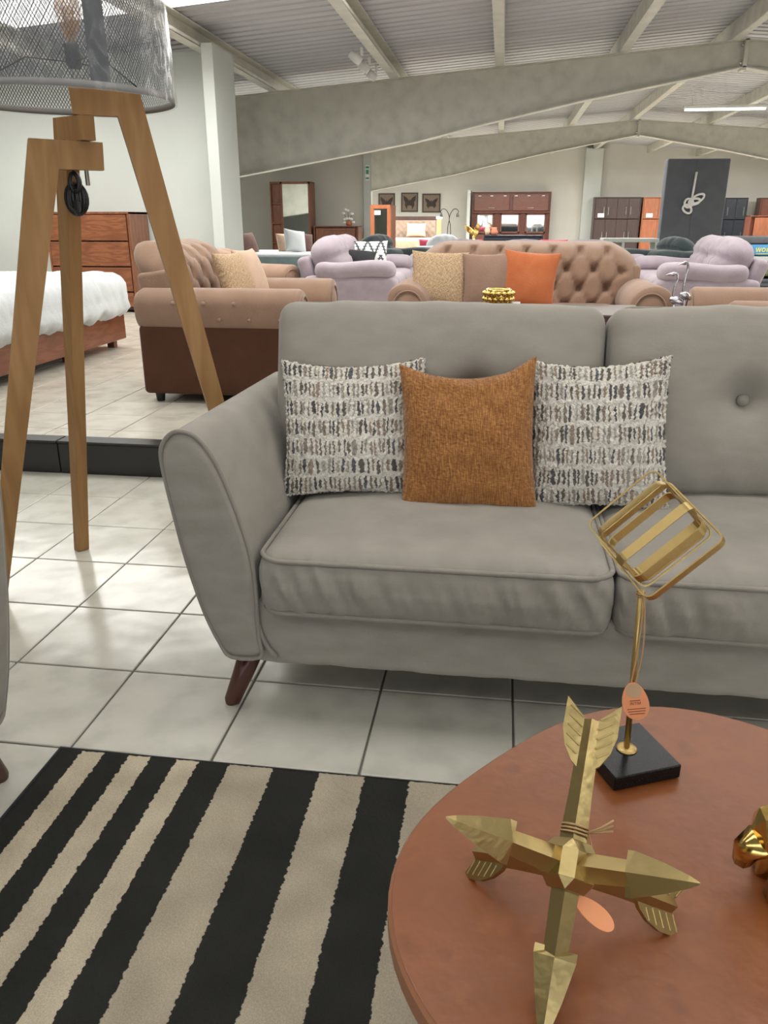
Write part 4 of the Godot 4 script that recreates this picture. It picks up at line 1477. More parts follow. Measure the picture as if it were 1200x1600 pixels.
func build_middle():
	# ---- bed on the left of the platform
	var bed = thing("wooden_bed", "double bed with reddish wooden side boards and white quilted comforter", "bed", Vector3(-3.03, PH, -5.3))
	var z0 = 1.0; var z1 = -0.2; 
	for q in [[0.92, -0.19], [-0.205, -0.98]]:
		part(bed, "side_board", bb(Vector3(-0.03, 0.07, q[1]), Vector3(0.0, 0.30, q[0]), 0.004), "bed_wood")
	part(bed, "foot_board", bb(Vector3(-1.6, 0.07, 0.89), Vector3(-0.03, 0.30, 0.92), 0.004), "bed_wood")
	part(bed, "far_board", bb(Vector3(-1.6, 0.07, -0.98), Vector3(-0.03, 0.30, -0.95), 0.004), "bed_wood")
	for q in [[-0.1, 0.8], [-0.1, -0.2], [-0.1, -0.92], [-1.5, 0.8], [-1.5, -0.92]]:
		part(bed, "leg", bb(Vector3(q[0] - 0.03, 0, q[1] - 0.03), Vector3(q[0] + 0.03, 0.07, q[1] + 0.03), 0.003), "bed_wood")
	var nq = noise(101, 1.0, 3)
	part(bed, "comforter", soft(Vector3(0.85, 0.16, 0.99), 0.12, 90, func(p, nrm):
		var q: Vector3 = p
		var sx = fmod(p.x + 5.0, 0.22) / 0.22 - 0.5
		var sz = fmod(p.z + 5.0, 0.30) / 0.30 - 0.5
		var sy = fmod(p.y + 5.0, 0.22) / 0.22 - 0.5
		var pf = 0.0
		if nrm.y > 0.5: pf = pow(max(0.0, (1 - 4 * sx * sx) * (1 - 4 * sz * sz)), 0.4)
		else: pf = pow(max(0.0, 1 - 4 * sz * sz), 0.4)
		q += nrm * (0.022 * pf + 0.012 * nq.get_noise_3d(p.x * 7, p.y * 7, p.z * 7))
		if p.y < -0.05: q += Vector3(nrm.x * 0.03, 0.03 * nq.get_noise_2d(p.z * 5, p.x * 5), 0) 
		return q), "white_cloth", Vector3(-0.80, 0.42, -0.03))
	# ---- chest of drawers against the booth wall
	var dz = -8.75
	var da = atz(68, 331, dz); var db = atz(200, 331, dz)
	var dw = db.x - da.x; var dh = da.y - PH
	cabinet("tall_dresser", "tall warm wooden chest of drawers behind the white bed", "dresser", Vector3((da.x + db.x) / 2, PH, dz), 0.0, Vector3(dw, dh, 0.5), "dresser_side", "dresser_wood", [
		[0.03, dh - 0.30, dw - 0.03, dh - 0.03, "drawer"], [0.03, dh - 0.57, dw - 0.03, dh - 0.31, "drawer"], [0.03, dh - 0.84, dw - 0.03, dh - 0.58, "drawer"], [0.03, 0.06, dw - 0.03, dh - 0.85, "drawer"]])
	# ---- tan armchairs either side and the tufted sofa in the middle
	tufted_seat("tufted_armchair", "tan velvet armchair with dark brown side beside the white bed", "armchair", Vector3(-1.53, PH, -4.76), 90.0, 1.06, 0.96, 0.63, 0.88)
	throw_pillow("plaid_pillow", "woven beige pillow leaning in the tan armchair by the bed", Vector3(-1.52, PH + 0.66, -4.62), 0.31, 0.31, 0.13, "plaid", Vector3(-22, 80, 0))
	throw_pillow("cream_pillow", "plain cream pillow behind the woven pillow in the tan armchair", Vector3(-1.50, PH + 0.67, -4.86), 0.31, 0.31, 0.12, "beige_cloth", Vector3(-20, 84, 0))
	tufted_seat("tufted_sofa", "tan velvet button-tufted sofa behind the grey sofa", "sofa", Vector3(0.155, PH, -5.22), 0.0, 1.62, 0.90, 0.63, 0.86)
	var tz = -5.06
	for q in [["plaid_pillow", "woven beige pillow at the left end of the tufted sofa", [686, 437], "plaid", 0.35, 3, -2], ["taupe_pillow", "taupe velvet pillow between woven and orange pillows on the tufted sofa", [765, 440], "taupe_cloth", 0.33, -2, 2], ["orange_pillow", "bright orange pillow on the tan tufted sofa", [826, 438], "orange_cloth", 0.335, -8, -4]]:
		var c = atz(q[2][0], q[2][1], tz)
		throw_pillow(q[0], q[1], c, q[4], 0.34, 0.12, q[3], Vector3(-14, q[5], q[6]))
		tz += 0.03
	tufted_seat("tufted_armchair", "tan velvet armchair facing left beside the silver birds", "armchair", Vector3(1.53, PH, -4.50), -90.0, 1.06, 0.90, 0.62, 0.84)
	# low table between grey sofa and tan sofa with a gold bowl
	var bt = thing("side_table", "low dark table carrying the gold beaded bowl", "table", Vector3(0.18, PH, -4.02))
	part(bt, "table_top", bx(Vector3(0, 0.56, 0), Vector3(1.0, 0.03, 0.5), 0.005), "dark_brown")
	for q in [[-1, -1], [1, -1], [-1, 1], [1, 1]]:
		part(bt, "leg", bb(Vector3(q[0] * 0.46 - 0.025, 0, q[1] * 0.2 - 0.025), Vector3(q[0] * 0.46 + 0.025, 0.545, q[1] * 0.2 + 0.025), 0.003), "dark_brown")
	var bp = atz(779, 462, -4.0)
	var bowl = thing("gold_bowl", "round gold bowl of beaded rings before the orange pillow", "bowl", Vector3(bp.x, PH + 0.575, -4.0))
	var st = S(true)
	lathe(st, [Vector2(0, 0.004), Vector2(0.05, 0.002), Vector2(0.06, 0.01), Vector2(0.064, 0.09), Vector2(0.06, 0.094), Vector2(0.056, 0.088), Vector2(0.052, 0.014), Vector2(0, 0.01)], 28)
	part(bowl, "cup", st, "gold_shiny")
	var bead = SphereMesh.new()
	bead.radius = 0.0125; bead.height = 0.025; bead.radial_segments = 10; bead.rings = 6
	for r in 3:
		for k in 16:
			var a = TAU * (k + r * 0.5) / 16
			part(bowl, "bead", bead, "gold_shiny", Vector3(cos(a) * 0.068, 0.018 + r * 0.027, sin(a) * 0.068))
	var cp = atz(805, 468, -3.98)
	var card = thing("price_card", "small white price card beside the gold bowl", "card", Vector3(cp.x, PH + 0.575, -3.98))
	st = S()
	prism(st, PackedVector2Array([Vector2(-0.02, 0), Vector2(0.02, 0), Vector2(0, 0.035)]), -0.025, 0.025, Transform3D(Basis(Vector3.UP, PI / 2), Vector3.ZERO))
	part(card, "folded_card", st, "paper")
	# silver cranes
	for b in [[1056, 428, 0.0, 1.0, "slender silver crane figurine beside the tan armchair"], [1073, 411, 30.0, 1.12, "taller silver crane figurine with raised neck beside the tan armchair"]]:
		var top = atz(b[0], b[1], -4.2)
		var cr = thing("silver_crane", b[4], "figurine", Vector3(top.x, PH + 0.50, -4.2), b[2])
		var hgt: float = top.y - (PH + 0.50)
		st = S(true)
		var bd = hgt * 0.45
		tube(st, smooth_path([Vector3(0.02, bd, 0), Vector3(0.0, bd + 0.02, 0), Vector3(0.002, hgt * 0.72, 0), Vector3(0.012, hgt * 0.88, 0), Vector3(0.006, hgt, 0), Vector3(-0.012, hgt, 0)], 4), 0.0055, 8)
		part(cr, "neck", st, "silver")
		st = S(true)
		lathe(st, [Vector2(0, -0.05), Vector2(0.013, -0.03), Vector2(0.021, 0.0), Vector2(0.014, 0.025), Vector2(0, 0.035)], 12, Transform3D(Basis(Vector3(0, 0, 1), 1.2), Vector3(0.015, bd, 0)))
		part(cr, "body", st, "silver")
		st = S(true)
		tube(st, [Vector3(-0.008, hgt, 0), Vector3(-0.03, hgt - 0.002, 0), Vector3(-0.05, hgt - 0.008, 0)], [0.010, 0.005, 0.001], 8)
		part(cr, "head", st, "silver")
		for s in [-1, 1]:
			st = S(true)
			tube(st, [Vector3(0.012, bd, s * 0.006), Vector3(0.008, bd * 0.5, s * 0.007), Vector3(0.01, 0.004, s * 0.008)], 0.003, 6)
			part(cr, "leg", st, "silver")
		st = S(true)
		lathe(st, [Vector2(0, 0), Vector2(0.035, 0), Vector2(0.035, 0.006), Vector2(0, 0.008)], 16)
		part(cr, "stand", st, "silver", Vector3(0.01, 0, 0))
	var ct = thing("end_table", "small dark end table under the silver cranes", "table", Vector3(0.92, PH, -4.2))
	part(ct, "table_top", bx(Vector3(0, 0.485, 0), Vector3(0.28, 0.03, 0.28), 0.005), "dark_brown")
	for q in [[-1, -1], [1, -1], [-1, 1], [1, 1]]:
		part(ct, "leg", bb(Vector3(q[0] * 0.12 - 0.015, 0, q[1] * 0.12 - 0.015), Vector3(q[0] * 0.12 + 0.015, 0.47, q[1] * 0.12 + 0.015), 0.003), "dark_brown")
	# ---- lavender suite
	plush_seat("lavender_loveseat", "lavender plush loveseat facing right beyond the tan armchair", "sofa", Vector3(-1.33, PH, -8.0), 90.0, 1.62, 2, 0.86, "lavender")
	plush_seat("lavender_loveseat", "lavender plush loveseat facing left in front of the grey upright panel", "sofa", Vector3(1.72, PH, -8.0), -90.0, 1.62, 2, 0.86, "lavender")
	plush_seat("lavender_sofa", "lavender plush sofa behind the tufted tan sofa", "sofa", Vector3(0.25, PH, -9.3), 0.0, 2.5, 3, 0.79, "lavender")
	throw_pillow("geometric_pillow", "black and white triangle-patterned pillow on lavender loveseat", atz(575, 400, -8.2), 0.4, 0.3, 0.12, "geometric", Vector3(-15, 10, 0))
	throw_pillow("black_pillow", "black pillow lying before the triangle-patterned pillow", atz(560, 405, -8.0), 0.34, 0.22, 0.12, "dark_cloth", Vector3(-50, 10, -6))
	plush_seat("grey_recliner", "dark grey-green recliner beside the white plush chair", "recliner", Vector3(-1.45, PH, -11.0), 60.0, 0.95, 1, 0.82, "teal_grey")
	plush_seat("white_plush_chair", "white plush chair beside the dark recliner", "chair", Vector3(-0.75, PH, -12.3), 30.0, 0.9, 1, 0.80, "white_cloth")
	plush_seat("grey_recliner", "dark grey-green recliner before the tall grey panel", "recliner", Vector3(1.95, PH, -10.9), -60.0, 0.95, 1, 0.80, "teal_grey")
	# beige tub chair and the blue-grey bed beyond the wing wall
	tufted_seat("tub_chair", "beige tub chair partly hidden behind the tan armchair", "armchair", Vector3(-2.42, PH, -7.3), 60.0, 0.9, 0.85, 0.6, 0.74)
	var tb = thing("made_bed", "bed with blue-grey spread in front of the mirror wardrobe", "bed", Vector3(-3.15, PH, -12.4))
	part(tb, "base", bb(Vector3(-0.8, 0, -0.95), Vector3(0.8, 0.15, 0.95)), "dark_brown")
	part(tb, "mattress", soft(Vector3(0.85, 0.2, 1.0), 0.08, 12), "white_cloth", Vector3(0, 0.33, 0))
	part(tb, "bedspread", soft(Vector3(0.87, 0.2, 0.8), 0.06, 20), "teal_blanket", Vector3(0, 0.31, 0.24))
	throw_pillow("brown_pillow", "round-edged brown pillow propped on the blue-grey bed", atz(385, 385, -12.3), 0.5, 0.42, 0.2, "brown_cloth", Vector3(-20, 70, 0))
	throw_pillow("white_pillow", "white pillow on the blue-grey bed between beige and brown pillows", atz(461, 377, -12.5), 0.40, 0.34, 0.16, "white_cloth", Vector3(-14, 55, -8))
	throw_pillow("beige_pillow", "beige pillow on the blue-grey bed before the wardrobe mirror", atz(448, 380, -12.8), 0.36, 0.30, 0.14, "beige_cloth", Vector3(-14, 50, 0))
	throw_pillow("brown_pillow", "small brown pillow right of the white pillow on the bed", atz(474, 380, -12.7), 0.36, 0.32, 0.14, "brown_cloth", Vector3(-16, 50, -10))

func box_between(called, label, category, p0: Vector3, p1: Vector3, mt, bev = 0.01, group = "") -> Node3D:
	var c = (p0 + p1) / 2
	var o = thing(called, label, category, Vector3(c.x, min(p0.y, p1.y), c.z), 0, group)
	return o

func build_back():
	var st: SurfaceTool
	# ---- mirror wardrobe and low dresser before the partition
	var wz = -19.5
	var a = atz(421, 284, wz); var m = atz(437, 284, wz); var b = atz(484, 284, wz)
	var w = b.x - a.x; var h = a.y - PH
	cabinet("mirror_wardrobe", "reddish wooden wardrobe with long mirror door and open side shelves", "wardrobe", Vector3((a.x + b.x) / 2, PH, wz), 0.0, Vector3(w, h, 0.5), "wardrobe_brown", "wardrobe_brown", [
		[0.02, 0.05, m.x - a.x, h - 0.04, "recess"], [m.x - a.x, 0.03, w, h, "mirror"]])
	a = atz(490, 353, wz); b = atz(560, 353, wz)
	w = b.x - a.x; h = a.y - PH
	cabinet("low_dresser", "low wooden dresser with flower pot on top beside the white post", "dresser", Vector3((a.x + b.x) / 2, PH, wz), 0.0, Vector3(w, h, 0.5), "wardrobe_brown", "wardrobe_brown", [
		[0.05, h - 0.34, w - 0.08, h - 0.05, "panel_door"], [0.05, 0.05, w - 0.08, h - 0.36, "panel_door"]])
	var fp = atz(543, 353, wz)
	var pot = thing("flower_pot", "terracotta pot with white blossoms on the low dresser", "flower pot", Vector3(fp.x, PH + h, wz - 0.2))
	st = S(true)
	lathe(st, [Vector2(0, 0), Vector2(0.06, 0), Vector2(0.08, 0.06), Vector2(0.075, 0.11), Vector2(0.06, 0.11), Vector2(0.06, 0.05), Vector2(0, 0.05)], 16)
	part(pot, "pot", st, "terracotta")
	for k in 3:
		st = S(true)
		tube(st, [Vector3(0, 0.08, 0), Vector3(-0.06 + 0.05 * k, 0.18, 0.01), Vector3(-0.12 + 0.1 * k, 0.28 + 0.04 * (k % 2), 0.02)], 0.006, 5)
		part(pot, "stem", st, "bark")
	var bl = SphereMesh.new()
	bl.radius = 0.042; bl.height = 0.06; bl.radial_segments = 8; bl.rings = 4
	for q in [[-0.12, 0.28], [-0.02, 0.34], [0.08, 0.27], [-0.10, 0.14], [-0.05, 0.16], [0.02, 0.16], [0.06, 0.15], [-0.09, 0.07], [0.11, 0.08], [-0.07, 0.36]]:
		part(pot, "blossom", bl, "white_plastic", Vector3(q[0], q[1], 0.04))
	# exit sign on the post
	var sp = atz(574, 270, -20.44)
	var sg = thing("exit_sign", "small green and white emergency sign on the white post", "sign", Vector3(sp.x, sp.y, -20.45))
	part(sg, "plate", bx(Vector3(0, 0, 0), Vector3(0.10, 0.34, 0.01), 0.002), "paper")
	part(sg, "pictogram", bx(Vector3(0, 0.02, 0.006), Vector3(0.07, 0.1, 0.003), 0.0), "sign_green")
	part(sg, "border_band", bx(Vector3(0, 0.12, 0.006), Vector3(0.08, 0.05, 0.003), 0.0), "sign_green")
	part(sg, "border_band", bx(Vector3(0, -0.12, 0.006), Vector3(0.08, 0.04, 0.003), 0.0), "sign_green")
	# ---- standing mirror in orange wood
	var mz = -16.0
	a = atz(578, 320, mz); b = atz(612, 320, mz)
	w = b.x - a.x; h = a.y - PH
	var sm = thing("standing_mirror", "tall standing mirror in orange wooden frame before the butterfly pictures", "mirror", Vector3((a.x + b.x) / 2, PH, mz), -16.0)
	for s in [-1.0, 1.0]: part(sm, "stile", bx(Vector3(s * (w / 2 - 0.035), h / 2, 0), Vector3(0.07, h, 0.05), 0.004), "orange_wood")
	part(sm, "top_rail", bx(Vector3(0, h - 0.035, 0.002), Vector3(w, 0.07, 0.05), 0.004), "orange_wood")
	part(sm, "bottom_rail", bx(Vector3(0, 0.2, 0.002), Vector3(w, 0.07, 0.05), 0.004), "orange_wood")
	part(sm, "mirror_glass", bx(Vector3(0, h / 2 + 0.08, -0.005), Vector3(w - 0.12, h - 0.3, 0.012), 0.0), "mirror")
	part(sm, "back_box", bx(Vector3(-0.02, h / 2, -0.17), Vector3(w - 0.02, h - 0.02, 0.28), 0.004), "wardrobe_brown")
	part(sm, "price_label", bx(Vector3(-0.07, h - 0.14, 0.004), Vector3(0.13, 0.08, 0.004), 0.0), "paper")
	# ---- butterfly pictures on the rear wall
	var pz = ZB + 0.03
	for q in [[591.5, 302, 617, 332, "butterfly picture partly behind the standing mirror, dark frame", 1.0], [627, 301, 653, 331, "square butterfly picture in dark frame with spread swallow-tail wings", 1.15], [660, 302.5, 688, 332, "square butterfly picture in dark frame above the bed end post", 0.85]]:
		a = atz(q[0], q[1], pz); b = atz(q[2], q[3], pz)
		w = b.x - a.x; h = a.y - b.y
		var pic = thing("butterfly_picture", q[4], "picture", Vector3((a.x + b.x) / 2, b.y, pz), 0.0, "butterfly pictures on the rear wall")
		part(pic, "backing", bx(Vector3(0, h / 2, -0.01), Vector3(w - 0.03, h - 0.03, 0.02), 0.0), "picture_ground")
		for s in [-1.0, 1.0]:
			part(pic, "frame_side", bx(Vector3(s * (w / 2 - 0.02), h / 2, 0), Vector3(0.04, h, 0.045), 0.004), "picture_frame")
			part(pic, "frame_rail", bx(Vector3(0, h / 2 + s * (h / 2 - 0.02), 0), Vector3(w, 0.04, 0.044), 0.004), "picture_frame")
		var k: float = q[5]
		for s in [-1.0, 1.0]:
			var wing = PackedVector2Array([Vector2(0, 0.02), Vector2(s * 0.09, 0.12 * k), Vector2(s * 0.21, 0.19 * k), Vector2(s * 0.2, 0.08), Vector2(s * 0.15, 0.0), Vector2(s * 0.16, -0.09), Vector2(s * 0.09, -0.2 * k), Vector2(s * 0.07, -0.12), Vector2(0, -0.08)])
			st = S()
			prism(st, wing, 0.0, 0.008, Transform3D(Basis(), Vector3(0, h / 2, 0.0)))
			part(pic, "wing", st, "picture_ink")
		part(pic, "butterfly_body", bx(Vector3(0, h / 2 - 0.01, 0.008), Vector3(0.03, 0.2, 0.012), 0.005), "picture_ink")
	# ---- far bed with upholstered headboard
	var hz = -26.0
	a = atz(605, 338, hz); b = atz(690, 338, hz)
	w = b.x - a.x
	var fb = thing("upholstered_bed", "bed with taupe upholstered headboard and wooden end post", "bed", Vector3((a.x + b.x) / 2, PH, hz))
	part(fb, "headboard", soft(Vector3(w / 2 - 0.12, 0.36, 0.04), 0.03, 60, func(p, n):
		var q: Vector3 = p
		if n.z > 0.3: q.z += 0.014 * sin(p.x * 32.0) * sin(p.y * 32.0)
		return q), "headboard_cloth", Vector3(-0.05, 0.64, 0.02))
	part(fb, "cornice", bb(Vector3(-w / 2, 1.0, -0.06), Vector3(w / 2 - 0.14, 1.11, 0.05)), "dark_brown")
	part(fb, "end_post", bb(Vector3(w / 2 - 0.14, 0, -0.06), Vector3(w / 2, 1.03, 0.06)), "tan_wood")
	part(fb, "end_post_cap", bb(Vector3(w / 2 - 0.16, 1.03, -0.08), Vector3(w / 2 + 0.02, 1.11, 0.08)), "paper")
	part(fb, "mattress", soft(Vector3(w / 2 - 0.1, 0.2, 0.95), 0.08, 10), "beige_cloth", Vector3(0, 0.3, 1.05))
	part(fb, "base", bb(Vector3(-w / 2 + 0.1, 0, 0.12), Vector3(w / 2 - 0.1, 0.14, 1.95)), "dark_brown")
	throw_pillow("beige_pillow", "beige pillow on the bed with upholstered headboard", Vector3((a.x + b.x) / 2 + 0.1, PH + 0.72, hz + 0.35), 0.6, 0.4, 0.16, "beige_cloth", Vector3(-15, 0, 0))
	# goose-neck floor lamp
	var gp = atz(702, 345, -25.0)
	var gl = thing("gooseneck_lamp", "thin black floor lamp with two drooping goosenecks by the rear wall", "floor lamp", Vector3(gp.x, PH, -25.0))
	st = S(true)
	lathe(st, [Vector2(0, 0), Vector2(0.14, 0), Vector2(0.14, 0.02), Vector2(0, 0.03)], 20)
	part(gl, "base", st, "black_metal")
	for s in [-1.0, 1.0]:
		st = S(true)
		tube(st, smooth_path([Vector3(s * 0.03, 0.02, 0), Vector3(s * 0.05, 0.5, 0), Vector3(s * 0.035, 0.85, 0), Vector3(0.0, 1.0, 0), Vector3(s * 0.02, 1.15, 0), Vector3(s * 0.1, 1.28, 0), Vector3(s * 0.19, 1.31, 0), Vector3(s * 0.26, 1.25, 0), Vector3(s * 0.24, 1.18, 0)], 4), 0.012, 6)
		part(gl, "gooseneck", st, "black_metal")
		st = S(true)
		lathe(st, [Vector2(0.045, -0.06), Vector2(0.035, 0.0), Vector2(0.015, 0.04), Vector2(0, 0.045)], 14)
		part(gl, "lamp_shade", st, "black_metal", Vector3(s * 0.24, 1.15, 0))
	# ---- cherry wall unit with mirror doors
	var cz = -27.9
	a = atz(738, 300, cz); b = atz(862, 300, cz)
	w = b.x - a.x; h = a.y - PH
	var yb = atz(800, 331, cz).y - PH
	var f = []
	for k in 2:
		var x0 = 0.08 + k * (w / 2 - 0.02)
		var x1 = x0 + w / 2 - 0.14
		f.append([x0, yb + 0.03, x1, h - 0.08, "flap_door", [(x0 + x1) / 2, yb + 0.12, 0.2, false]])
	for q in [[0.06, 0.29], [0.37, 0.62], [0.69, 0.95]]:
		f.append([w * q[0], 0.6, w * q[1], yb - 0.05, "mirror"])
		f.append([w * q[0], 0.08, w * q[1], 0.56, "panel_door"])
	var cu = cabinet("cherry_wall_unit", "wide cherry wall unit with two flap doors above three mirror doors", "wall unit", Vector3((a.x + b.x) / 2, PH, cz), 0.0, Vector3(w, h, 0.5), "cherry", "cherry_panel", f)
	for k in 6:
		part(cu, "hinge", bx(Vector3(-w / 2 + w * [0.1, 0.25, 0.42, 0.56, 0.72, 0.9][k], h - 0.12, 0.02), Vector3(0.09, 0.025, 0.02), 0.002), "chrome")
	part(cu, "shelf_rail", bx(Vector3(0, yb - 0.01, 0.012), Vector3(w - 0.04, 0.05, 0.03), 0.004), "cherry")
	part(cu, "price_label", bx(Vector3(-w / 2 + w * 0.13, yb - 0.2, 0.02), Vector3(0.22, 0.13, 0.006), 0.0), "paper")
	# pale partition edge beside it
	var pe = setting("wall_edge", "narrow pale partition beside the cherry wall unit")
	a = atz(730.5, 297, -27.6); b = atz(735.5, 297, -27.6)
	part(pe, "wall_face", bb(Vector3(a.x, PH, ZB), Vector3(b.x, a.y, -27.6), 0.003), "wall_white")
	# black sideboard in front with ornaments
	var kz = -15.0
	a = atz(756, 367.5, kz); b = atz(849, 367.5, kz)
	var sb = cabinet("black_sideboard", "black gloss sideboard in front of the cherry wall unit", "sideboard", Vector3((a.x + b.x) / 2, PH, kz), 0.0, Vector3(b.x - a.x, a.y - PH, 0.4), "navy", "navy", [[0.02, 0.05, (b.x - a.x) / 2, a.y - PH - 0.04, "door"], [(b.x - a.x) / 2, 0.05, b.x - a.x - 0.02, a.y - PH - 0.04, "door"]])
	var hb: float = a.y
	for q in [[740, 352, "gold_leaf_ornament", "gold leaf-shaped ornament left of the black sideboard"]]:
		var gz = -15.4
		var g0 = atz(q[0], 378, gz)
		var stand = thing("ornament_plinth", "dark plinth holding the gold leaf ornament", "plinth", Vector3(g0.x, PH, gz))
		var ph: float = g0.y - PH
		part(stand, "column", bx(Vector3(0, ph / 2, 0), Vector3(0.3, ph, 0.3), 0.01), "dark_brown")
		var lf = thing(q[2], q[3], "ornament", Vector3(g0.x, PH + ph, gz))
		st = S(true)
		lathe(st, [Vector2(0, 0), Vector2(0.06, 0), Vector2(0.05, 0.03), Vector2(0.02, 0.06), Vector2(0.03, 0.1), Vector2(0, 0.12)], 14)
		part(lf, "foot", st, "gold_shiny")
		for s in [[-0.05, 0.12, 0.9], [0.03, 0.1, -0.3]]:
			st = S(true)
			soft(Vector3(0.05, 0.13, 0.008), 0.007, 8, func(p, n):
				var qq: Vector3 = p
				qq.x *= cos(p.y / 0.13 * 1.45)
				qq.z += p.y * p.y * 2.0
				return qq, st)
			part(lf, "leaf", st, "gold_shiny", Vector3(s[0] * 1.5, 0.2, 0), Vector3(0, 0, rad_to_deg(s[2])))
	for q in [[790, 361, "terracotta", "terracotta_vase", "small terracotta ornament on the black sideboard", 0.07, 0.13], [776, 358, "beige_cloth", "beige_vase", "beige cylinder vase on the black sideboard", 0.05, 0.17]]:
		var vp = atz(q[0] - 18, 367, kz - 0.2)
		var v = thing(q[3], q[4], "vase", Vector3(max(vp.x, a.x + 0.06), hb, kz - 0.2))
		st = S(true)
		var r: float = q[5]; var hh: float = q[6]
		lathe(st, [Vector2(0, 0), Vector2(r * 0.7, 0), Vector2(r, hh * 0.4), Vector2(r * 0.6, hh * 0.85), Vector2(r * 0.65, hh), Vector2(r * 0.5, hh), Vector2(r * 0.45, hh * 0.8), Vector2(0, hh * 0.2)], 16)
		part(v, "vessel", st, q[2])
	# pink cushions seen over the lavender sofa
	var pk = thing("dark_bench", "dark bench carrying pink cushions beyond the lavender sofa", "bench", Vector3(0.2, PH, -13.2))
	var ct = atz(700, 373, -13.2).y - PH - 0.27
	part(pk, "seat", bx(Vector3(0, ct - 0.06, 0), Vector3(3.2, 0.12, 0.5), 0.02), "dark_cloth")
	for s in [-1.0, 1.0]: part(pk, "leg", bx(Vector3(s * 1.4, (ct - 0.12) / 2, 0), Vector3(0.08, ct - 0.12, 0.4), 0.005), "dark_brown")
	for q in [[675, 376, "pink cushion near the far bed end post"], [733, 376, "pink cushion beside the gold leaf ornament"], [866, 376, "pink cushion right of the cherry wall unit"]]:
		var c = atz(q[0], q[1], -13.2)
		throw_pillow("pink_cushion", q[2], Vector3(c.x, PH + ct + 0.135, -13.2), 0.42, 0.26, 0.16, "pink_cloth", Vector3(-10, 0, 0))
	# ---- row of wardrobes on the rear wall
	var rz = -27.6
	var two = func(called, label, x0, x1, y0, mt, lab, split):
		var p = atz(x0, y0, rz); var q = atz(x1, y0, rz)
		var ww: float = q.x - p.x; var hh: float = p.y - PH
		var ff = []
		var n: int = split
		for k in n:
			var xa = 0.03 + (ww - 0.06) * k / n; var xb = 0.03 + (ww - 0.06) * (k + 1) / n
			var hx: float = xb - 0.07 if k % 2 == 0 else xa + 0.07
			ff.append([xa, hh * 0.62, xb, hh - 0.03, "door", [hx, hh * 0.76, 0.24, true]])
			ff.append([xa, 0.05, xb, hh * 0.61, "door", [hx, hh * 0.3, 0.3, true]])
		var o = cabinet(called, label, "wardrobe", Vector3((p.x + q.x) / 2, PH, rz), 0.0, Vector3(ww, hh, 0.5), mt, mt, ff)
		if lab: part(o, "price_label", bx(Vector3(-ww / 2 + 0.22, hh * 0.68, 0.03), Vector3(0.2, 0.12, 0.006), 0.0), "paper")
		return o
	two.call("dark_wardrobe", "dark brown four-door wardrobe beside the rear column", 930, 1003, 308, "dark_brown", true, 4)
	var ow: Node3D = two.call("orange_wardrobe", "orange wooden cupboard between dark wardrobe and grey panel", 1006, 1056, 308, "orange_wood", true, 2)
	two.call("navy_wardrobe", "navy blue wardrobe behind the tall grey panel", 1118, 1170, 309, "navy", false, 3)
	two.call("brown_wardrobe", "reddish brown wardrobe at the right end of the rear wall", 1190, 1260, 309, "cherry", false, 3)
	rz = -24.5
	var lowc = atz(1173, 337, rz); var lowd = atz(1240, 337, rz)
	cabinet("brown_sideboard", "reddish brown tall cupboard in front of the brown wardrobe", "cupboard", Vector3((lowc.x + lowd.x) / 2, PH, rz), 0.0, Vector3(lowd.x - lowc.x, lowc.y - PH, 0.5), "cherry", "wardrobe_brown", [[0.12, 0.05, (lowd.x - lowc.x) - 0.05, lowc.y - PH - 0.05, "door"]])
	# ---- tall grey padded panel tied with white rope
	var qz = -13.0
	a = atz(1046, 248, qz); b = atz(1146, 248, qz)
	w = b.x - a.x; h = a.y - PH
	var gp2 = thing("upright_bed_base", "tall dark grey padded bed base stood upright with white rope", "bed base", Vector3((a.x + b.x) / 2 - 0.02, PH, qz), 4.0)
	part(gp2, "padded_slab", soft(Vector3(w / 2, h / 2, 0.09), 0.02, 10), "panel_fabric", Vector3(0, h / 2, -0.09))
	part(gp2, "seam", bx(Vector3(-0.02, h / 2, 0.002), Vector3(0.012, h - 0.03, 0.012), 0.003), "panel_fabric")
	st = S(true)
	var r0 = Vector3(-0.03, h - 0.18, 0.025)
	tube(st, [r0, r0 + Vector3(-0.01, -0.2, 0.0), r0 + Vector3(-0.02, -0.38, 0.0)], 0.016, 6)
	for q in [[0.06, -0.36, 0.10, 0.05, 0.5], [-0.06, -0.42, 0.06, 0.06, -0.6], [-0.07, -0.5, 0.05, 0.07, 0.9], [0.02, -0.4, 0.08, 0.04, 0.2]]:
		var pts = []
		for k in 16:
			var an = TAU * k / 16
			var v = Vector2(cos(an) * q[2], sin(an) * q[3]).rotated(q[4])
			pts.append(r0 + Vector3(q[0] + v.x, q[1] + v.y, 0.005 + 0.01 * sin(an * 2)))
		tube(st, pts, 0.017, 6, true)
	part(gp2, "rope", st, "paper")
	# ---- pale metal table frame in front of the wardrobes
	var fz = -12.4
	a = atz(940, 372, fz); b = atz(1026, 372, fz)
	w = b.x - a.x; h = a.y - PH
	var fr = thing("white_console", "pale open console table behind the tufted sofa", "table", Vector3((a.x + b.x) / 2, PH, fz))
	part(fr, "top_panel", bx(Vector3(0, h - 0.025, 0), Vector3(w, 0.05, 0.45), 0.005), "wall_white")
	for s in [-1.0, 1.0]: part(fr, "side_panel", bx(Vector3(s * (w / 2 - 0.025), (h - 0.05) / 2, 0), Vector3(0.05, h - 0.05, 0.45), 0.005), "wall_white")
	part(fr, "divider", bx(Vector3(-0.1, (h - 0.05) / 2, 0), Vector3(0.04, h - 0.05, 0.42), 0.004), "wall_white")
	# ---- mattress rack on the right
	var tz = -9.6
	var x0 = atz(1140, 380, tz).x
	var rack = thing("mattress_rack", "pale rack holding a stack of folded mattresses", "rack", Vector3(x0 + 0.85, PH, tz - 0.45))
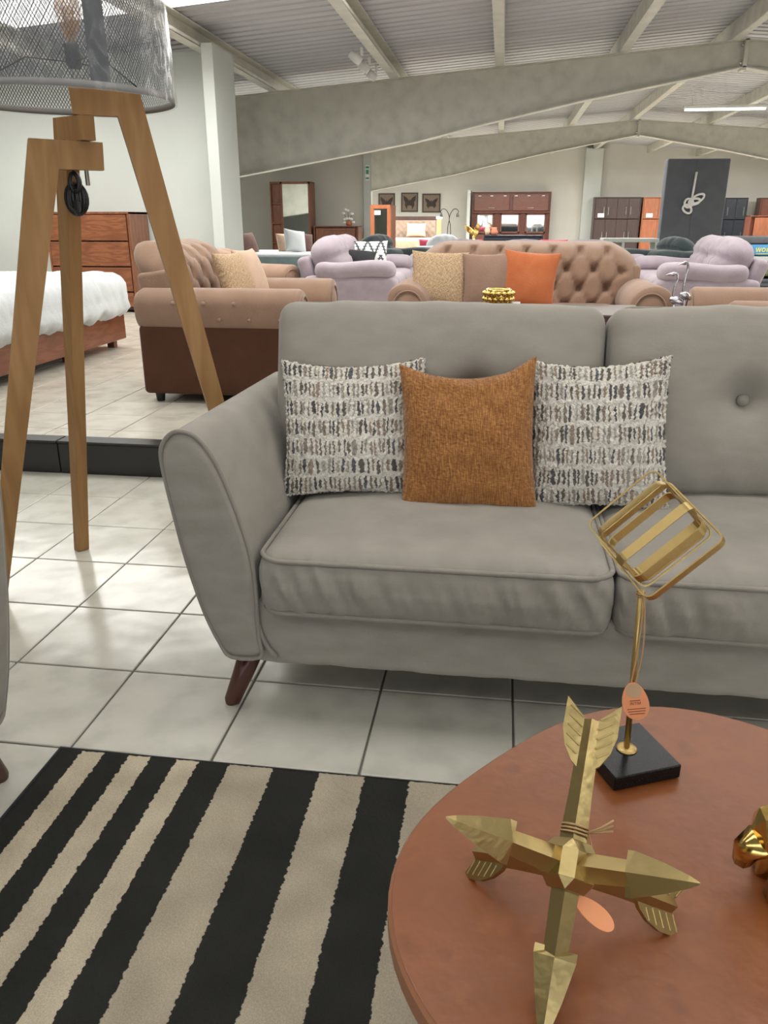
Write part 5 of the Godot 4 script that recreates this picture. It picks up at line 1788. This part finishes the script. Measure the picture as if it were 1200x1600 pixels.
	var ys = []
	for py in [370.0, 381.0, 400.0, 409.0, 413.0, 432.0, 436.0, 462.0]: ys.append(atz(1160, py, tz).y - PH)
	part(rack, "shelf", bb(Vector3(-0.87, ys[3], -0.5), Vector3(0.9, ys[2] - 0.004, 0.47), 0.006), "wall_white")
	part(rack, "base_slats", bb(Vector3(-0.84, ys[7], -0.5), Vector3(0.9, ys[6], 0.44), 0.004), "mattress_grey")
	for s in [-1.0, 1.0]: part(rack, "post", bb(Vector3(s * 0.82 - 0.03, 0, -0.48), Vector3(s * 0.82 + 0.03, ys[3], -0.42), 0.004), "wall_white")
	part(rack, "plinth", bb(Vector3(-0.8, 0, -0.45), Vector3(0.85, ys[7], 0.40), 0.004), "dark_brown")
	for k in 4:
		var yy: float = lerp(ys[7], ys[6], (k + 0.5) / 4.0)
		part(rack, "slat", bb(Vector3(-0.80, yy - 0.008, 0.44), Vector3(0.88, yy + 0.008, 0.455), 0.003), "teal_grey")
	var mats = [["grey_mattress", "folded dark grey mattress on top of the blue mattress", ys[1], ys[0], "mattress_grey"], ["blue_mattress", "blue mattress with yellow lettering under the grey mattress", ys[2], ys[1], "mattress_blue"], ["olive_mattress", "olive green mattress under the pale rack shelf", ys[5], ys[4], "mattress_olive"]]
	for q in mats:
		var hm: float = (q[3] - q[2]) / 2 - 0.003
		var mt = thing(q[0], q[1], "mattress", Vector3(x0 + 0.87, PH + q[2] + hm + 0.003, tz - 0.45))
		part(mt, "cover", soft(Vector3(0.86, hm, 0.45), hm * 0.6, 8), q[4])
		if q[0] == "blue_mattress":
			var tm = TextMesh.new()
			tm.text = "wonder"
			tm.font = SystemFont.new()
			tm.font_size = 32
			tm.pixel_size = 0.0024
			tm.depth = 0.004
			part(mt, "lettering", tm, "yellow_print", Vector3(-0.45, 0.01, 0.452))
			part(mt, "underline", bx(Vector3(-0.45, -0.04, 0.452), Vector3(0.26, 0.006, 0.003), 0.0), "yellow_print")
	# ---- track spots on the purlin and strip lights under the roof
	for k in 3:
		var tp = atz([521, 531, 541][k], [74, 87, 98][k], -10.2 - k * 0.6)
		var sp2 = thing("track_spot", ["white track spotlight on the purlin, farthest from the big beam", "white track spotlight between two others on the purlin", "white track spotlight on the purlin, closest to the big beam"][k], "spotlight", Vector3(-1.62, roof_y(-1.62), -9.9 - k * 0.55), 0.0, "track spotlights on the purlin")
		part(sp2, "stem", bx(Vector3(-0.03, -0.03, 0), Vector3(0.03, 0.08, 0.03), 0.004), "white_plastic")
		st = S(true)
		lathe(st, [Vector2(0, -0.07), Vector2(0.045, -0.07), Vector2(0.05, 0.0), Vector2(0.045, 0.07), Vector2(0, 0.075)], 14, Transform3D(Basis(Vector3(0, 0, 1), 0.9), Vector3(-0.1, -0.09, 0)))
		part(sp2, "lamp_head", st, "white_plastic")
	for q in [[3.2, -17.3], [6.4, -16.8]]:
		var tl = thing("strip_light", "lit white strip lamp hanging beside the roof ridge" if q[0] < 4 else "lit white strip lamp hanging nearer the right wall", "lamp", Vector3(q[0] + 0.8, roof_y(q[0] + 0.8) - 0.1, q[1]), 0.0, "strip lamps under the roof")
		part(tl, "housing", bx(Vector3(0, 0.05, 0), Vector3(1.5, 0.06, 0.1), 0.01), "white_plastic")
		part(tl, "lamp_tube", bx(Vector3(0, 0.0, 0), Vector3(1.45, 0.03, 0.07), 0.01), "tube_glow")
		for s in [-1.0, 1.0]: part(tl, "hanger", bx(Vector3(s * 0.6, 0.12, 0), Vector3(0.015, 0.1, 0.015), 0.0), "chrome")
		var al = AreaLight3D.new()
		al.name = numbered("strip_lamp_light")
		al.area_size = Vector2(1.4, 0.06)
		al.area_normalize_energy = false
		al.light_energy = 3.0
		al.shadow_enabled = true
		al.area_range = 40.0
		tl.add_child(al)
		al.position = Vector3(0, -0.02, 0)
		al.rotation_degrees = Vector3(-90, 0, 0)
	# tree outside the shop window, mirrored in the wall unit
	for q in [[1.2, 9.5, 0.35], [-0.6, 12.0, -0.2], [4.6, 11.0, 0.2]]:
		var tr = thing("street_tree", "leaning street tree with %s trunk outside the shop window" % ("strongly tilted" if q[2] > 0.3 else ("slightly tilted" if q[2] > 0 else "backward tilted")), "tree", Vector3(q[0], -0.1, q[1]), 0.0, "street trees outside the window")
		st = S(true)
		tube(st, [Vector3(0, 0, 0), Vector3(q[2] * 0.5, 0.9, 0), Vector3(q[2] * 1.6, 2.2, 0.2), Vector3(q[2] * 2.2, 4.0, 0.2)], [0.2, 0.16, 0.14, 0.08], 10)
		part(tr, "trunk", st, "bark")
		st = S(true)
		soft(Vector3(1.5, 1.0, 1.5), 0.95, 10, null, st)
		part(tr, "crown", st, "leaves", Vector3(q[2] * 2.2, 4.6, 0.2))
	# air conditioner on the green wall behind the camera
	var ac = thing("air_conditioner", "white air conditioner on the green wall behind the camera", "air conditioner", Vector3(-6.6, 2.0, ZF - 0.12))
	part(ac, "casing", bx(Vector3(0, 0.13, 0), Vector3(0.9, 0.28, 0.22), 0.02), "white_plastic")
	part(ac, "outlet", bx(Vector3(0, 0.02, -0.112), Vector3(0.8, 0.04, 0.01), 0.002), "window_frame")
